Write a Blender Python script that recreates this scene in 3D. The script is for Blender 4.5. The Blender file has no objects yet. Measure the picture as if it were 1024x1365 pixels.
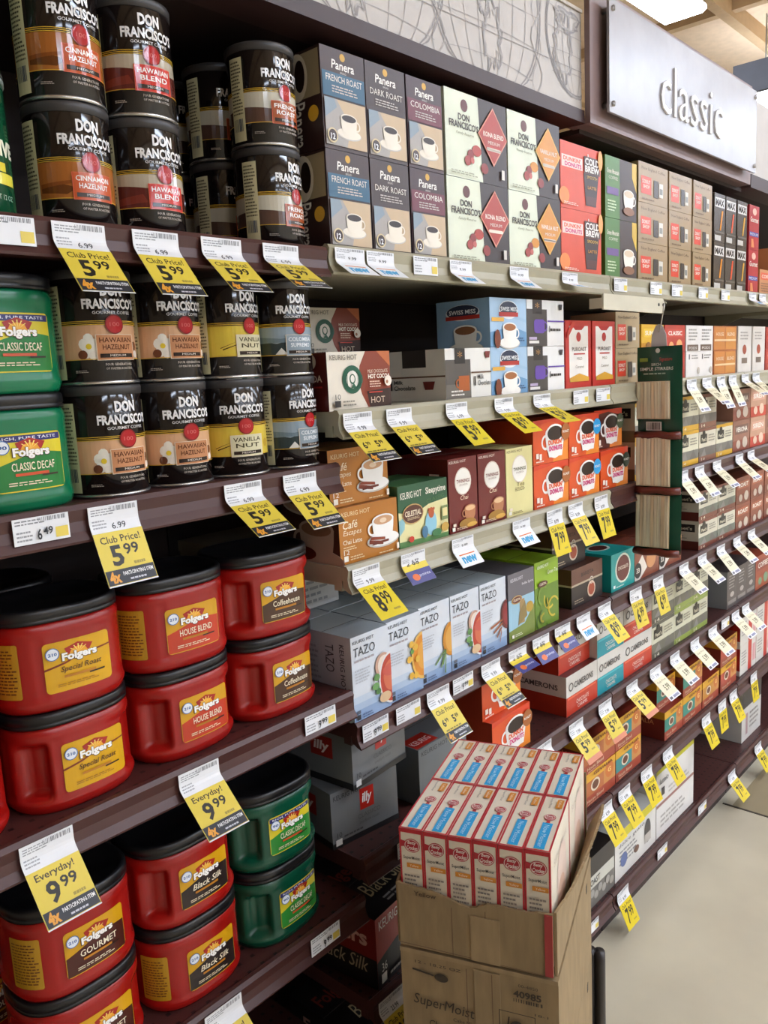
import bpy, bmesh, math, random
from mathutils import Matrix, Vector
random.seed(7)
S = bpy.context.scene
COL = S.collection
R = math.radians

# ------------------------------------------------------------------ camera
f_px, CX, CY = 1096.0, 512.0, 682.5
def _n(v): return Vector(v).normalized()
Xc = _n((1515 - CX, 447 - CY, f_px))              # shelf direction seen by the camera
Zc = -_n((845 - CX, 7200 - CY, f_px))             # up
Zc = (Zc - Xc * Xc.dot(Zc)).normalized()
Yc = Zc.cross(Xc)
# rows: world axes in camera coords (x right, y down, z forward)
right = Vector((Xc[0], Yc[0], Zc[0])); down = Vector((Xc[1], Yc[1], Zc[1])); fwd = Vector((Xc[2], Yc[2], Zc[2]))
cam_d = bpy.data.cameras.new('camera'); cam = bpy.data.objects.new('camera', cam_d); COL.objects.link(cam)
cam.matrix_world = Matrix.Translation((0, 0, 1.5)) @ Matrix((right, -down, -fwd)).transposed().to_4x4()
cam_d.sensor_fit = 'VERTICAL'; cam_d.sensor_height = 36.0; cam_d.lens = 36.0 * f_px / 1365.0
cam_d.clip_start = 0.02; cam_d.clip_end = 100
S.camera = cam

# ------------------------------------------------------------------ world, exposure
W = bpy.data.worlds.new('world'); S.world = W; W.use_nodes = True
W.node_tree.nodes['Background'].inputs[0].default_value = (0.95, 0.95, 1.0, 1)
W.node_tree.nodes['Background'].inputs[1].default_value = 0.30
S.view_settings.view_transform = 'Standard'; S.view_settings.look = 'None'
S.view_settings.gamma = 1.0; S.view_settings.use_curve_mapping = False
S.view_settings.exposure = 1.07
LAMP_POWER = 14.0

# ------------------------------------------------------------------ materials
def lin(h):
    h = h.lstrip('#'); out = []
    for i in (0, 2, 4):
        c = int(h[i:i+2], 16) / 255.0
        out.append(c / 12.92 if c <= 0.04045 else ((c + 0.055) / 1.055) ** 2.4)
    return out
MC = {}
def M(h, rough=0.42, metal=0.0, kind='plain', emit=0.0, spec=0.5):
    key = (h, rough, metal, kind, emit, spec)
    if key in MC: return MC[key]
    m = bpy.data.materials.new('paint_' + h.strip('#')); m.use_nodes = True
    nt = m.node_tree; N = nt.nodes; L = nt.links; b = N['Principled BSDF']
    c = lin(h)
    b.inputs['Roughness'].default_value = rough; b.inputs['Metallic'].default_value = metal
    b.inputs['Specular IOR Level'].default_value = spec
    tc = N.new('ShaderNodeTexCoord'); no = N.new('ShaderNodeTexNoise')
    no.inputs['Scale'].default_value = {'plain': 14, 'board': 60, 'stone': 3.0, 'wood': 9}.get(kind, 14)
    no.inputs['Detail'].default_value = 4
    mp = N.new('ShaderNodeMapping'); L.new(tc.outputs['Object'], mp.inputs[0]); L.new(mp.outputs[0], no.inputs[0])
    if kind == 'wood': mp.inputs['Scale'].default_value = (18, 18, 1.0)
    if kind == 'board': mp.inputs['Scale'].default_value = (1, 1, .25)
    amp = {'plain': 0.06, 'board': 0.14, 'stone': 0.10, 'wood': 0.30}.get(kind, 0.08)
    rp = N.new('ShaderNodeValToRGB')
    rp.color_ramp.elements[0].position = 0.3; rp.color_ramp.elements[1].position = 0.7
    rp.color_ramp.elements[0].color = [x * (1 - amp) for x in c] + [1]
    rp.color_ramp.elements[1].color = [min(1, x * (1 + amp)) for x in c] + [1]
    L.new(no.outputs[0], rp.inputs[0]); colout = rp.outputs[0]
    if kind == 'perf':                                # punched holes in the steel decks
        sx = N.new('ShaderNodeSeparateXYZ'); L.new(tc.outputs['Object'], sx.inputs[0])
        def near(o, period, half):
            a = N.new('ShaderNodeMath'); a.operation = 'DIVIDE'; L.new(o, a.inputs[0]); a.inputs[1].default_value = period
            q = N.new('ShaderNodeMath'); q.operation = 'FRACT'; L.new(a.outputs[0], q.inputs[0])
            s = N.new('ShaderNodeMath'); s.operation = 'SUBTRACT'; L.new(q.outputs[0], s.inputs[0]); s.inputs[1].default_value = 0.5
            t = N.new('ShaderNodeMath'); t.operation = 'ABSOLUTE'; L.new(s.outputs[0], t.inputs[0])
            l = N.new('ShaderNodeMath'); l.operation = 'LESS_THAN'; L.new(t.outputs[0], l.inputs[0]); l.inputs[1].default_value = half / period
            return l.outputs[0]
        a = near(sx.outputs[0], 0.0254, 0.0032); bb = near(sx.outputs[1], 0.0254, 0.0032)
        mu = N.new('ShaderNodeMath'); mu.operation = 'MULTIPLY'; L.new(a, mu.inputs[0]); L.new(bb, mu.inputs[1])
        mx = N.new('ShaderNodeMix'); mx.data_type = 'RGBA'; L.new(mu.outputs[0], mx.inputs[0]); L.new(colout, mx.inputs[6])
        mx.inputs[7].default_value = (0.006, 0.004, 0.004, 1); colout = mx.outputs[2]
    L.new(colout, b.inputs['Base Color'])
    if kind in ('wood', 'board', 'stone'):
        bu = N.new('ShaderNodeBump'); bu.inputs['Strength'].default_value = 0.12; bu.inputs['Distance'].default_value = 0.002
        L.new(no.outputs[0], bu.inputs['Height']); L.new(bu.outputs[0], b.inputs['Normal'])
    if emit:
        b.inputs['Emission Color'].default_value = c + [1]; b.inputs['Emission Strength'].default_value = emit
    MC[key] = m; return m
GLOSS = dict(rough=0.28)

# ------------------------------------------------------------------ objects
def tag(o, label=None, cat=None, group=None, kind=None):
    if label: o['label'] = label
    if cat: o['category'] = cat
    if group: o['group'] = group
    if kind: o['kind'] = kind
    return o
def link(name, data, parent=None, loc=None, rz=0):
    o = bpy.data.objects.new(name, data); COL.objects.link(o)
    if parent is not None: o.parent = parent
    if loc is not None: o.location = loc
    if rz: o.rotation_euler = (0, 0, rz)
    return o
class MB:
    """collects shapes, becomes one mesh"""
    def __init__(s): s.v = []; s.f = []; s.m = []; s.mats = []; s.sm = []
    def mi(s, m):
        if m not in s.mats: s.mats.append(m)
        return s.mats.index(m)
    def add(s, vs, fs, m, smooth=False):
        o = len(s.v); s.v += [tuple(p) for p in vs]; k = s.mi(m)
        for f in fs: s.f.append([o + i for i in f]); s.m.append(k); s.sm.append(smooth)
    def box(s, x0, x1, y0, y1, z0, z1, m, mt=None, mf=None, ml=None):
        vs = [(x, y, z) for z in (z0, z1) for y in (y0, y1) for x in (x0, x1)]
        fs = [((0,2,3,1), m), ((4,5,7,6), mt or m), ((0,1,5,4), mf or m), ((2,6,7,3), m), ((0,4,6,2), ml or m), ((1,3,7,5), m)]
        o = len(s.v); s.v += vs
        for f, mm in fs: s.f.append([o + i for i in f]); s.m.append(s.mi(mm)); s.sm.append(False)
    def prism_x(s, prof, x0, x1, m):               # profile in y,z extruded along x
        n = len(prof); vs = [(x0, y, z) for y, z in prof] + [(x1, y, z) for y, z in prof]
        fs = [(i, (i+1) % n, n + (i+1) % n, n + i) for i in range(n)] + [tuple(range(n))[::-1], tuple(range(n, 2*n))]
        s.add(vs, fs, m)
    def prism(s, pts, thick, m, axis='y', off=0.0):   # outline in x,z extruded along y
        n = len(pts)
        vs = [(x, off, z) for x, z in pts] + [(x, off + thick, z) for x, z in pts]
        if axis == 'x': vs = [(b, a, c) for a, b, c in vs]
        if axis == 'z': vs = [(a, c, b) for a, b, c in vs]
        fs = [(i, (i+1) % n, n + (i+1) % n, n + i) for i in range(n)] + [tuple(range(n))[::-1], tuple(range(n, 2*n))]
        s.add(vs, fs, m)
    def lathe(s, prof, m, n=40, c=(0, 0)):
        vs = []; fs = []
        for r, z in prof:
            for k in range(n):
                a = 2 * math.pi * k / n; vs.append((c[0] + r * math.cos(a), c[1] + r * math.sin(a), z))
        for j in range(len(prof) - 1):
            for k in range(n):
                fs.append((j*n + k, j*n + (k+1) % n, (j+1)*n + (k+1) % n, (j+1)*n + k))
        s.add(vs, fs, m, True)
        o = len(s.v) - len(vs); s.f.append([o + k for k in range(n)][::-1]); s.m.append(s.mi(m)); s.sm.append(False)
        o2 = o + (len(prof) - 1) * n; s.f.append([o2 + k for k in range(n)]); s.m.append(s.mi(m)); s.sm.append(False)
    def tube(s, pts, r, m, n=8):
        pts = [Vector(p) for p in pts]; vs = []; fs = []
        for i, p in enumerate(pts):
            d = (pts[min(i+1, len(pts)-1)] - pts[max(i-1, 0)]).normalized()
            up = Vector((0, 0, 1)) if abs(d.z) < 0.9 else Vector((1, 0, 0))
            a = d.cross(up).normalized(); b = d.cross(a)
            for k in range(n):
                t = 2 * math.pi * k / n; vs.append(p + a * r * math.cos(t) + b * r * math.sin(t))
        for i in range(len(pts) - 1):
            for k in range(n): fs.append((i*n+k, i*n+(k+1) % n, (i+1)*n+(k+1) % n, (i+1)*n+k))
        fs += [tuple(range(n))[::-1], tuple(range((len(pts)-1)*n, len(pts)*n))]
        s.add(vs, fs, m, True)
    def mesh(s, name):
        me = bpy.data.meshes.new(name); me.from_pydata(s.v, [], s.f)
        for m in s.mats: me.materials.append(m)
        me.polygons.foreach_set('material_index', s.m); me.polygons.foreach_set('use_smooth', s.sm)
        me.validate(); me.update(); return me
    def build(s, name, parent=None, loc=None, rz=0): return link(name, s.mesh(name), parent, loc, rz)

# ------------------------------------------------------------------ flat print (artwork laid on faces)
TXT = {}
def text_mesh(st, bold=0.0, shear=0.0):
    k = (st, bold, shear)
    if k in TXT: return TXT[k]
    cu = bpy.data.curves.new('lettering', 'FONT'); cu.body = st; cu.offset = bold; cu.shear = shear; cu.size = 1; cu.resolution_u = 1 if len(st) > 14 else 2
    o = bpy.data.objects.new('lettering', cu)
    me = bpy.data.meshes.new_from_object(o)
    vs = [(v.co.x, v.co.y) for v in me.vertices]; fs = [tuple(p.vertices) for p in me.polygons]
    bpy.data.objects.remove(o); bpy.data.meshes.remove(me); bpy.data.curves.remove(cu)
    if not vs: vs = [(0, 0), (1, 1)]
    x0 = min(v[0] for v in vs); x1 = max(v[0] for v in vs); y0 = min(v[1] for v in vs); y1 = max(v[1] for v in vs)
    vs = [((x - x0) / (x1 - x0 + 1e-9), (y - y0) / (y1 - y0 + 1e-9)) for x, y in vs]
    TXT[k] = (vs, fs); return TXT[k]
class Flat:
    """artwork on a face w x h metres; coordinates are fractions, y up"""
    def __init__(s, w, h, rough=0.35): s.w = w; s.h = h; s.it = []; s.part = 'printed_face'; s.rough = rough; s.l = 0
    def p(s, part): s.part = part; return s
    def raw(s, vs, fs, hx, metal=0):
        s.l += 1; s.it.append((s.part, hx, [(x * s.w, y * s.h) for x, y in vs], fs, s.l, metal)); return s
    def poly(s, pts, hx, metal=0): return s.raw(pts, [tuple(range(len(pts)))], hx, metal)
    def rect(s, x0, y0, x1, y1, hx, metal=0): return s.poly([(x0, y0), (x1, y0), (x1, y1), (x0, y1)], hx, metal)
    def rrect(s, x0, y0, x1, y1, r, hx):
        rx, ry = r, r * s.w / s.h; pts = []
        for cx, cy, a0 in ((x1-rx, y0+ry, -90), (x1-rx, y1-ry, 0), (x0+rx, y1-ry, 90), (x0+rx, y0+ry, 180)):
            for k in range(4): a = R(a0 + 30*k); pts.append((cx + rx*math.cos(a), cy + ry*math.sin(a)))
        return s.poly(pts, hx)
    def disc(s, cx, cy, r, hx, ry=None, n=20, a0=0, a1=360):
        ry = (r if ry is None else ry) * s.w / s.h
        pts = [(cx + r*math.cos(R(a0 + (a1-a0)*k/n)), cy + ry*math.sin(R(a0 + (a1-a0)*k/n))) for k in range(n + (0 if a1-a0 == 360 else 1))]
        return s.poly(pts, hx)
    def ring(s, cx, cy, r, t, hx, ry=None, n=20, a0=0, a1=360):
        ry = r if ry is None else ry; k_ = s.w / s.h; vs = []; fs = []
        for k in range(n + 1):
            a = R(a0 + (a1-a0)*k/n); vs += [(cx + r*math.cos(a), cy + ry*k_*math.sin(a)), (cx + (r-t)*math.cos(a), cy + (ry-t)*k_*math.sin(a))]
        for k in range(n): fs.append((2*k, 2*k+1, 2*k+3, 2*k+2))
        return s.raw(vs, fs, hx)
    def line(s, pts, t, hx):                         # t in metres
        vs = []; fs = []; P = [Vector((x * s.w, y * s.h)) for x, y in pts]
        for i, q in enumerate(P):
            d = P[min(i+1, len(P)-1)] - P[max(i-1, 0)]; d = d.normalized() if d.length else Vector((1, 0)); n = Vector((-d.y, d.x)) * t / 2
            vs += [((q+n).x / s.w, (q+n).y / s.h), ((q-n).x / s.w, (q-n).y / s.h)]
        for i in range(len(P) - 1): fs.append((2*i, 2*i+1, 2*i+3, 2*i+2))
        return s.raw(vs, fs, hx)
    def text(s, st, x0, y0, x1, y1, hx, bold=0.0, shear=0.0, rot=False, slope=0.0):
        vs, fs = text_mesh(st, bold, shear)
        if rot: q = [(x1 - (x1-x0) * (1-v), y1 - (y1-y0) * u) for u, v in vs]      # reads downwards
        else: q = [(x0 + (x1-x0) * u, y0 + (y1-y0) * v + slope * u) for u, v in vs]
        return s.raw(q, fs, hx)
    def micro(s, x0, y0, x1, y1, n, hx, seed=1):     # lines of very small print
        rnd = random.Random(seed); vs = []; fs = []; dy = (y1-y0) / n
        for i in range(n):
            yb = y1 - dy * (i + 0.75); x = x0; end = x0 + (x1-x0) * rnd.uniform(0.7, 1)
            while x < end:
                wd = (x1-x0) * rnd.uniform(0.06, 0.2); e = min(x + wd, x1); o = len(vs)
                vs += [(x, yb), (e, yb), (e, yb + dy*0.45), (x, yb + dy*0.45)]; fs.append((o, o+1, o+2, o+3)); x += wd + (x1-x0) * 0.03
        return s.raw(vs, fs, hx)
    def bars(s, x0, y0, x1, y1, n, hx, seed=2):      # barcode
        rnd = random.Random(seed); vs = []; fs = []; st = (x1-x0) / n
        for i in range(n):
            x = x0 + st*i; w_ = st * rnd.choice((0.3, 0.5, 0.75)); o = len(vs)
            vs += [(x, y0), (x+w_, y0), (x+w_, y1), (x, y1)]; fs.append((o, o+1, o+2, o+3))
        return s.raw(vs, fs, hx)
    def mug(s, cx, cy, r, body='#EFEDE8', drink='#2A1710', saucer=True, side=-1, sh='#C9C4BC'):
        s.p('cup_picture'); k = s.w / s.h
        if saucer: s.disc(cx, cy - r*1.02*k, r*1.5, sh, r*0.48); s.disc(cx, cy - r*0.98*k, r*1.42, body, r*0.42)
        s.ring(cx + side*r*0.98, cy - r*0.25*k, r*0.42, r*0.14, body)
        pts = [(cx - r, cy + r*0.25*k)]
        for q in range(9):
            a = R(180 + 22.5*q); pts.append((cx + r*0.95*math.cos(a), cy - r*0.25*k + r*0.95*k*math.sin(a)))
        pts.append((cx + r, cy + r*0.25*k)); s.poly(pts, body)
        s.disc(cx, cy + r*0.25*k, r, body, r*0.36); s.disc(cx, cy + r*0.23*k, r*0.86, drink, r*0.28); return s
    def build(s, mapper, stepx=None, stepy=None, lay=0.00022):
        out = {}
        for part in dict.fromkeys(i[0] for i in s.it):
            bm = bmesh.new(); mats = []
            for pt, hx, vs, fs, l, metal in s.it:
                if pt != part: continue
                m = M(hx, 0.3 if metal else s.rough, 0.9 if metal else 0)
                if m not in mats: mats.append(m)
                mi = mats.index(m); bv = [bm.verts.new((x, y, l * lay)) for x, y in vs]
                for f in fs:
                    try: q = bm.faces.new([bv[i] for i in f]); q.material_index = mi
                    except ValueError: pass
            for st, ax in ((stepx, 0), (stepy, 1)):
                if st:
                    lo = min(v.co[ax] for v in bm.verts); hi = max(v.co[ax] for v in bm.verts); t = (math.floor(lo / st) + 1) * st
                    while t < hi:
                        co = [0, 0, 0]; co[ax] = t; no = [0, 0, 0]; no[ax] = 1
                        bmesh.ops.bisect_plane(bm, geom=bm.verts[:] + bm.edges[:] + bm.faces[:], plane_co=co, plane_no=no); t += st
            for v in bm.verts: v.co = mapper(v.co.x, v.co.y, v.co.z)
            me = bpy.data.meshes.new(part); bm.to_mesh(me); bm.free()
            for m in mats: me.materials.append(m)
            out[part] = me
        return out

# ------------------------------------------------------------------ the shop itself
FX0, FX1 = -8.0, 16.0
mb = MB(); mb.box(FX0, FX1, -16, 7, -0.1, 0, M('#D0C7AF', 0.30, kind='stone')); tag(mb.build('floor'), kind='structure')
m = MB(); m.box(2.66, FX1, -0.3, 0.90, 0.0, 0.0012, M('#A89A7C', 0.32, kind='stone'))
tag(m.build('floor_panel'), kind='structure')
m = MB(); m.box(2.652, 2.66, -6.9, 0.93, 0.0, 0.0016, M('#4A4238', 0.6)); tag(m.build('trim_1'), kind='structure')
m = MB(); m.box(FX0, FX1, -16, 7, 4.2, 4.3, M('#DCC0A0', 0.8))
for k in range(8): m.box(FX0, FX1, -6.5 + 1.8*k, -6.42 + 1.8*k, 4.08, 4.2, M('#B4946C', 0.8))
for k in range(9): m.box(-2 + 1.8*k, -1.92 + 1.8*k, -7, 7, 4.12, 4.2, M('#BC9C74', 0.8))
tag(m.build('ceiling'), kind='structure')
for nm, b in (('wall_right', (FX1, FX1+.1, -16, 7)), ('wall_left', (FX0-.1, FX0, -16, 7)), ('wall_back', (FX0, FX1, 7, 7.1)), ('wall_front', (FX0, FX1, -16.1, -16))):
    m = MB(); m.box(b[0], b[1], b[2], b[3], 0, 4.2, M('#C8BCA8', 0.8)); tag(m.build(nm), kind='structure')

# ceiling lamps: rows of strip fixtures parallel to the aisle
def lamp(x, y, label):
    r = link('strip_light', None, None, (x, y, 3.6)); tag(r, label, 'ceiling light', 'strip lights over the aisles')
    a = MB(); a.prism_x([(-.10, .045), (-.06, .10), (.06, .10), (.10, .045)], -.72, .72, M('#E8E4DC', 0.5)); a.build('housing', r)
    d = MB(); d.prism_x([(-.14, .044), (-.145, .02), (-.12, .0), (.12, .0), (.145, .02), (.14, .044)], -.70, .70, M('#DCEAFF', 0.5, emit=LAMP_POWER)); d.build('diffuser', r)
    g = MB(); g.tube([(-.5, 0, .1), (-.5, 0, .6)], .006, M('#8A8A88')); g.tube([(.5, 0, .1), (.5, 0, .6)], .006, M('#8A8A88')); g.build('hanger', r)
lamp(4.80, 2.26, 'lit strip light at the top of the picture above the classic sign')
lamp(8.0, 2.40, 'lit strip light seen at the right edge beyond the classic sign')
lamp(11.0, 2.40, 'lit strip light farthest off behind the classic sign')
for y, xs in ((-1.3, (2.1, 4.2, 6.3, 8.4, 10.5)), (-3.7, (-1.0, 1.2, 3.4, 5.6, 7.8, 10.0, 12.2)), (-6.2, (0, 2.2, 4.4, 6.6, 8.8, 11, 13.2)), (-8.7, (-1.1, 1.1, 3.3, 5.5, 7.7, 9.9, 12.1)), (-11.2, (0, 2.2, 4.4, 6.6, 8.8, 11, 13.2)), (-13.7, (-1.1, 1.1, 3.3, 5.5, 7.7, 9.9, 12.1))):
    for x in xs:
        lamp(x, y, 'lit strip light over the aisle, out of view above the shoppers')
# dark hanging board
m = MB(); m.box(-.02, .02, -.9, .9, 0, .19, M('#4B4A50', 0.6)); m.tube([(0, -.6, .19), (0, -.6, 1.0)], .005, M('#77746E')); m.tube([(0, .6, .19), (0, .6, 1.0)], .005, M('#77746E'))
tag(m.build('hanging_board', None, (6.0, 1.22, 3.20)), 'dark grey board hanging from the ceiling right of the lamp', 'sign')

# ------------------------------------------------------------------ gondola
BUR, BURD = M('#482724', 0.38), M('#482724', 0.42, kind='perf')
CRE, CRED = M('#A9A38C', 0.38), M('#A8A18C', 0.5)
YF, YB = 0.925, 1.385
bays = [(-.01, .903), (.907, 1.813), (1.817, 2.723), (2.727, 3.633), (3.637, 4.543)]
LV0 = [(1.69, 'top'), (1.364, 'second'), (.988, 'third'), (.618, 'fourth'), (.27, 'lowest')]
LVN = [(1.695, 'top'), (1.445, 'second'), (1.195, 'third'), (.928, 'fourth'), (.68, 'fifth'), (.407, 'sixth')]
def shelf(x0, x1, z, cream, label, base=False):
    m1, m2 = (CRE, CRED) if cream else (BUR, BURD)
    r = link('gondola_shelf', None, None, ((x0+x1)/2, 0, z)); w = (x1-x0)/2
    tag(r, label, 'shelf', 'shelves of the coffee gondola')
    d = MB(); d.box(-w, w, YF, YB, -.022, 0, m2); d.build('deck', r)
    l = MB(); l.prism_x([(YF, 0), (YF-.004, .003), (YF-.010, .002), (YF-.014, -.004), (YF-.011, -.018), (YF-.013, -.030), (YF-.020, -.040), (YF-.019, -.043), (YF-.010, -.040), (YF, -.034)], -w, w, m1); l.build('price_rail', r)
    g = MB(); g.box(-w, w, YF+.003, YF+.02, -.040, -.022, m1); g.build('front_beam', r)
    for sx in (-1, 1):
        b = MB(); xx = sx*(w-.004)
        b.prism([(YF+.02, -.022), (YB, -.022), (YB, -.080), (YB-.05, -.075), (YB-.16, -.036), (YF+.02, -.032)], .003, m1, axis='x', off=xx-.0015); b.build('bracket', r)
    if base:
        k = MB(); k.box(-w, w, YF+.02, YF+.035, -z+.001, -.040, M('#2E1A1C', 0.5)); k.build('kick_plate', r)
bn = ['left-hand bay', 'bay left of the hanging packets', 'bay under the classic sign', 'bay right of the classic sign', 'farthest bay']
LAB = {0: ['cans', 'cans and green tub', 'red tubs', 'red and green tubs', 'dark space']}
for i, (a, b) in enumerate(bays):
    for z, nm in (LV0 if i == 0 else LVN):
        cream = i > 0 and (z > 1.4 or (z > 1.1 and i == 1))
        shelf(a, b, z, cream, '%s metal shelf, %s level of the %s' % ('cream' if cream else 'burgundy', nm, bn[i]))
    shelf(a, b, .12, False, 'burgundy bottom deck with kick plate in the %s' % bn[i], True)
DARK = M('#2C1C19', 0.6)
m = MB(); m.box(-.01, 4.55, YB+.005, YB+.03, .02, 2.02, DARK)
for x in (-.01, .905, 1.815, 2.725, 3.635): m.box(x-.018, x+.018, YB-.0, YB+.045, 0, 2.2, M('#241614', .6))
tag(m.build('wall_shelving', None), kind='structure')

# header with map print, below it a dark valance
r = link('map_header', None, None, (0, 0, 0)); tag(r, 'pale header board printed with an old grey world map above the shelves', 'sign')
m = MB(); m.box(-.01, 1.711, .925, .955, 2.036, 2.229, M('#BEB6AE', .45)); m.build('header_panel', r)
m = MB(); m.box(-.01, 1.711, .918, .99, 2.010, 2.0355, M('#3A2524', .45)); m.box(-.01, 1.711, .99, YB, 2.010, 2.022, M('#2C1C19', .6)); m.box(-.01, 1.711, .921, .96, 2.2295, 2.236, M('#B9AEA0', .5)); m.build('valance', r)
mw, mh = 1.721, .193
A = Flat(mw, mh, .45); A.p('map_print'); G1, G2, G3 = '#8E8784', '#A09995', '#ABA49F'
rr = random.Random(11)
for cx in (.35, .62, .80, .985):                                   # hemispheres with their grid
    big = .105 if cx < .9 else .07
    for q in (1, .96): A.ring(cx, .72, big*q, .0020, G1, n=40)
    for q in (.2, .45, .7): A.ring(cx, .72, big*q, .0010, G2, big, n=30)
    for q in (-.6, -.3, 0, .3, .6):
        hw = math.sqrt(1-q*q)*big; pts = [(cx - hw + 2*hw*t/10, .72 + q*big*mw/mh + .10*(1 if q > 0 else -1)*abs(q)*((t-5)/5)**2) for t in range(11)]
        A.line(pts, .0014, G2)
def blob(cx, cy, rx, ry, seed, hx=G1, t=.0035):
    q = random.Random(seed); pts = []
    for k in range(27):
        a = 2*math.pi*k/26; rd = 1 + q.uniform(-.28, .28); pts.append((cx + rx*rd*math.cos(a), cy + ry*rd*math.sin(a)))
    pts[-1] = pts[0]; A.line(pts, t*1.7, hx)
for a in ((.56, .62, .02, .22), (.59, .25, .014, .2), (.66, .72, .018, .2), (.775, .78, .030, .14), (.805, .35, .017, .28), (.79, .60, .008, .08), (.955, .55, .020, .33), (.965, .85, .03, .1), (.35, .6, .03, .25), (.30, .3, .02, .2), (.13, .6, .04, .25)):
    blob(a[0], a[1], a[2], a[3], int(a[0]*1000)); blob(a[0], a[1], a[2]*.82, a[3]*.82, int(a[1]*999), G3, .002)
for x in (.71, .895, .50): A.line([(x + .012*math.sin(t*.9), t/10) for t in range(11)], .003, G3); A.line([(x - .010*math.sin(t*.9+.6), t/10) for t in range(11)], .0015, G2)
A.line([(.50, .35), (1, .40)], .0012, G1); A.line([(.50, .52), (.69, .56)], .0008, G2)
A.it = [(p_, h_, [(min(max(x, 0), mw), min(max(y, 0), mh)) for x, y in v_], f_, l_, m_) for p_, h_, v_, f_, l_, m_ in A.it]
for k, me in A.build(lambda u, v, l: Vector((u - .01, .9245 - l*.1, 2.036 + v)), lay=.0001).items(): link(k, me, r)
r = link('blank_header', None, None, (0, 0, 0)); tag(r, 'pale header board beyond the right end of the classic sign', 'sign')
m = MB(); m.box(2.76, 4.5, .925, .955, 2.05, 2.27, M('#BEB6AE', .45)); m.build('header_panel', r)
m = MB(); m.box(2.76, 4.5, .918, .99, 2.010, 2.0495, M('#3A2524', .45)); m.box(2.76, 4.5, .99, YB, 2.010, 2.022, DARK); m.build('valance', r)
m = MB(); m.box(1.737, 2.755, .945, YB, 2.000, 2.012, DARK); tag(m.build('gondola_canopy'), 'dark canopy strip behind and under the classic sign', 'shelf canopy')
# classic sign
r = link('aisle_sign', None, None, (0, 0, 0)); tag(r, 'white acrylic sign reading classic on a taupe backing board', 'sign')
TAU = M('#866F6C', .4)
m = MB(); m.box(1.712, 2.715, .905, .9175, 2.009, 2.287, TAU); m.build('backing_board', r)
m = MB(); m.box(1.712, 2.715, .9178, .96, 2.009, 2.020, M('#75605E', .4)); m.build('edge_strip', r)
m = MB(); m.box(1.755, 2.688, .882, .888, 2.034, 2.262, M('#A3A0A3', .25)); m.build('acrylic_panel', r)
for x in (1.770, 2.672):
    for z in (2.052, 2.243):
        s_ = MB(); s_.tube([(x, .9048, z), (x, .878, z)], .006, M('#9A9694', .3, .8), 12); s_.build('standoff_bolt', r)
vs, fs = text_mesh('classic', 0.004, 0)
A = Flat(.395, .112, .4); A.text('classic', 0, 0, 1, 1, '#F2EFEE', bold=-.006)
me = A.build(lambda u, v, l: Vector((2.012 + u, .8815, 2.082 + v)))['printed_face']
bm = bmesh.new(); bm.from_mesh(me)
ret = bmesh.ops.extrude_face_region(bm, geom=bm.faces[:])
for v in [g for g in ret['geom'] if isinstance(g, bmesh.types.BMVert)]: v.co.y -= .004
bmesh.ops.recalc_face_normals(bm, faces=bm.faces[:]); bm.to_mesh(me); bm.free(); link('lettering', me, r)

# ------------------------------------------------------------------ cartons
def fmap(w, d, h): return lambda u, v, l: Vector((u - w/2, -d/2 - l, v))
def lmap(w, d, h): return lambda u, v, l: Vector((-w/2 - l, d/2 - u, v))
def tmap(w, d, h): return lambda u, v, l: Vector((u - w/2, -d/2 + v, h + l))
PROTO = {}
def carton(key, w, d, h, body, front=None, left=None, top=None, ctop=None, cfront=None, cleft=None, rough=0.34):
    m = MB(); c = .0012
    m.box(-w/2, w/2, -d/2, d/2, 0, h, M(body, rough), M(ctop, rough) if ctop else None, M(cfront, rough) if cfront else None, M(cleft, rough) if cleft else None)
    seam = M('#5A524C', .6)
    m.box(-w/2 + .001, w/2 - .001, -.0006, .0006, h - .0002, h + .0002, seam)
    parts = [('carton', m.mesh('carton'))]
    for fn, (fw, fh), mp, nm in ((front, (w, h), fmap(w, d, h), 'front'), (left, (d, h), lmap(w, d, h), 'side'), (top, (w, d), tmap(w, d, h), 'top')):
        if fn is None: continue
        A = Flat(fw, fh, rough); A.p(nm + '_print' if nm != 'front' else 'front_print'); fn(A)
        for k, me in A.build(mp).items():
            parts.append((k if k.startswith(nm) else (k if nm == 'front' else nm + '_' + k), me))
    PROTO[key] = (parts, w, d, h)
def put(key, name, x, y, z, label, cat, group=None, rz=0):
    parts, w, d, h = PROTO[key]
    r = link(name, None, None, (x, y, z), R(rz)); tag(r, label, cat, group)
    lab = None
    for n, me in parts:
        o = link(n, me, lab if (lab is not None and n in ('lettering', 'brand_emblem', 'count_badge')) else r)
        if n == 'label': lab = o
    return r
GAP = .0008
ORD = {1: [''], 2: [', lower of two', ', upper of two'], 3: [', bottom of three', ', middle of three', ', top of three']}
def stack(key, xl, z, n, label, y=.932, rz=0, deep=1, name='pod_carton', cat='box', group=None, dx=(0, 0, 0), dy=(0, 0, 0)):
    parts, w, d, h = PROTO[key]
    for q in range(deep):
        for k in range(n):
            lb = label + ORD[n][k] + ('' if q == 0 else ', row behind')
            put(key, name, xl + w/2 + dx[k], y + d/2 + q*(d + .004) + dy[k], z + .0006 + k*(h + GAP), lb, cat, group, rz + (random.uniform(-.5, .5) if rz == 0 else 0))

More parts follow.
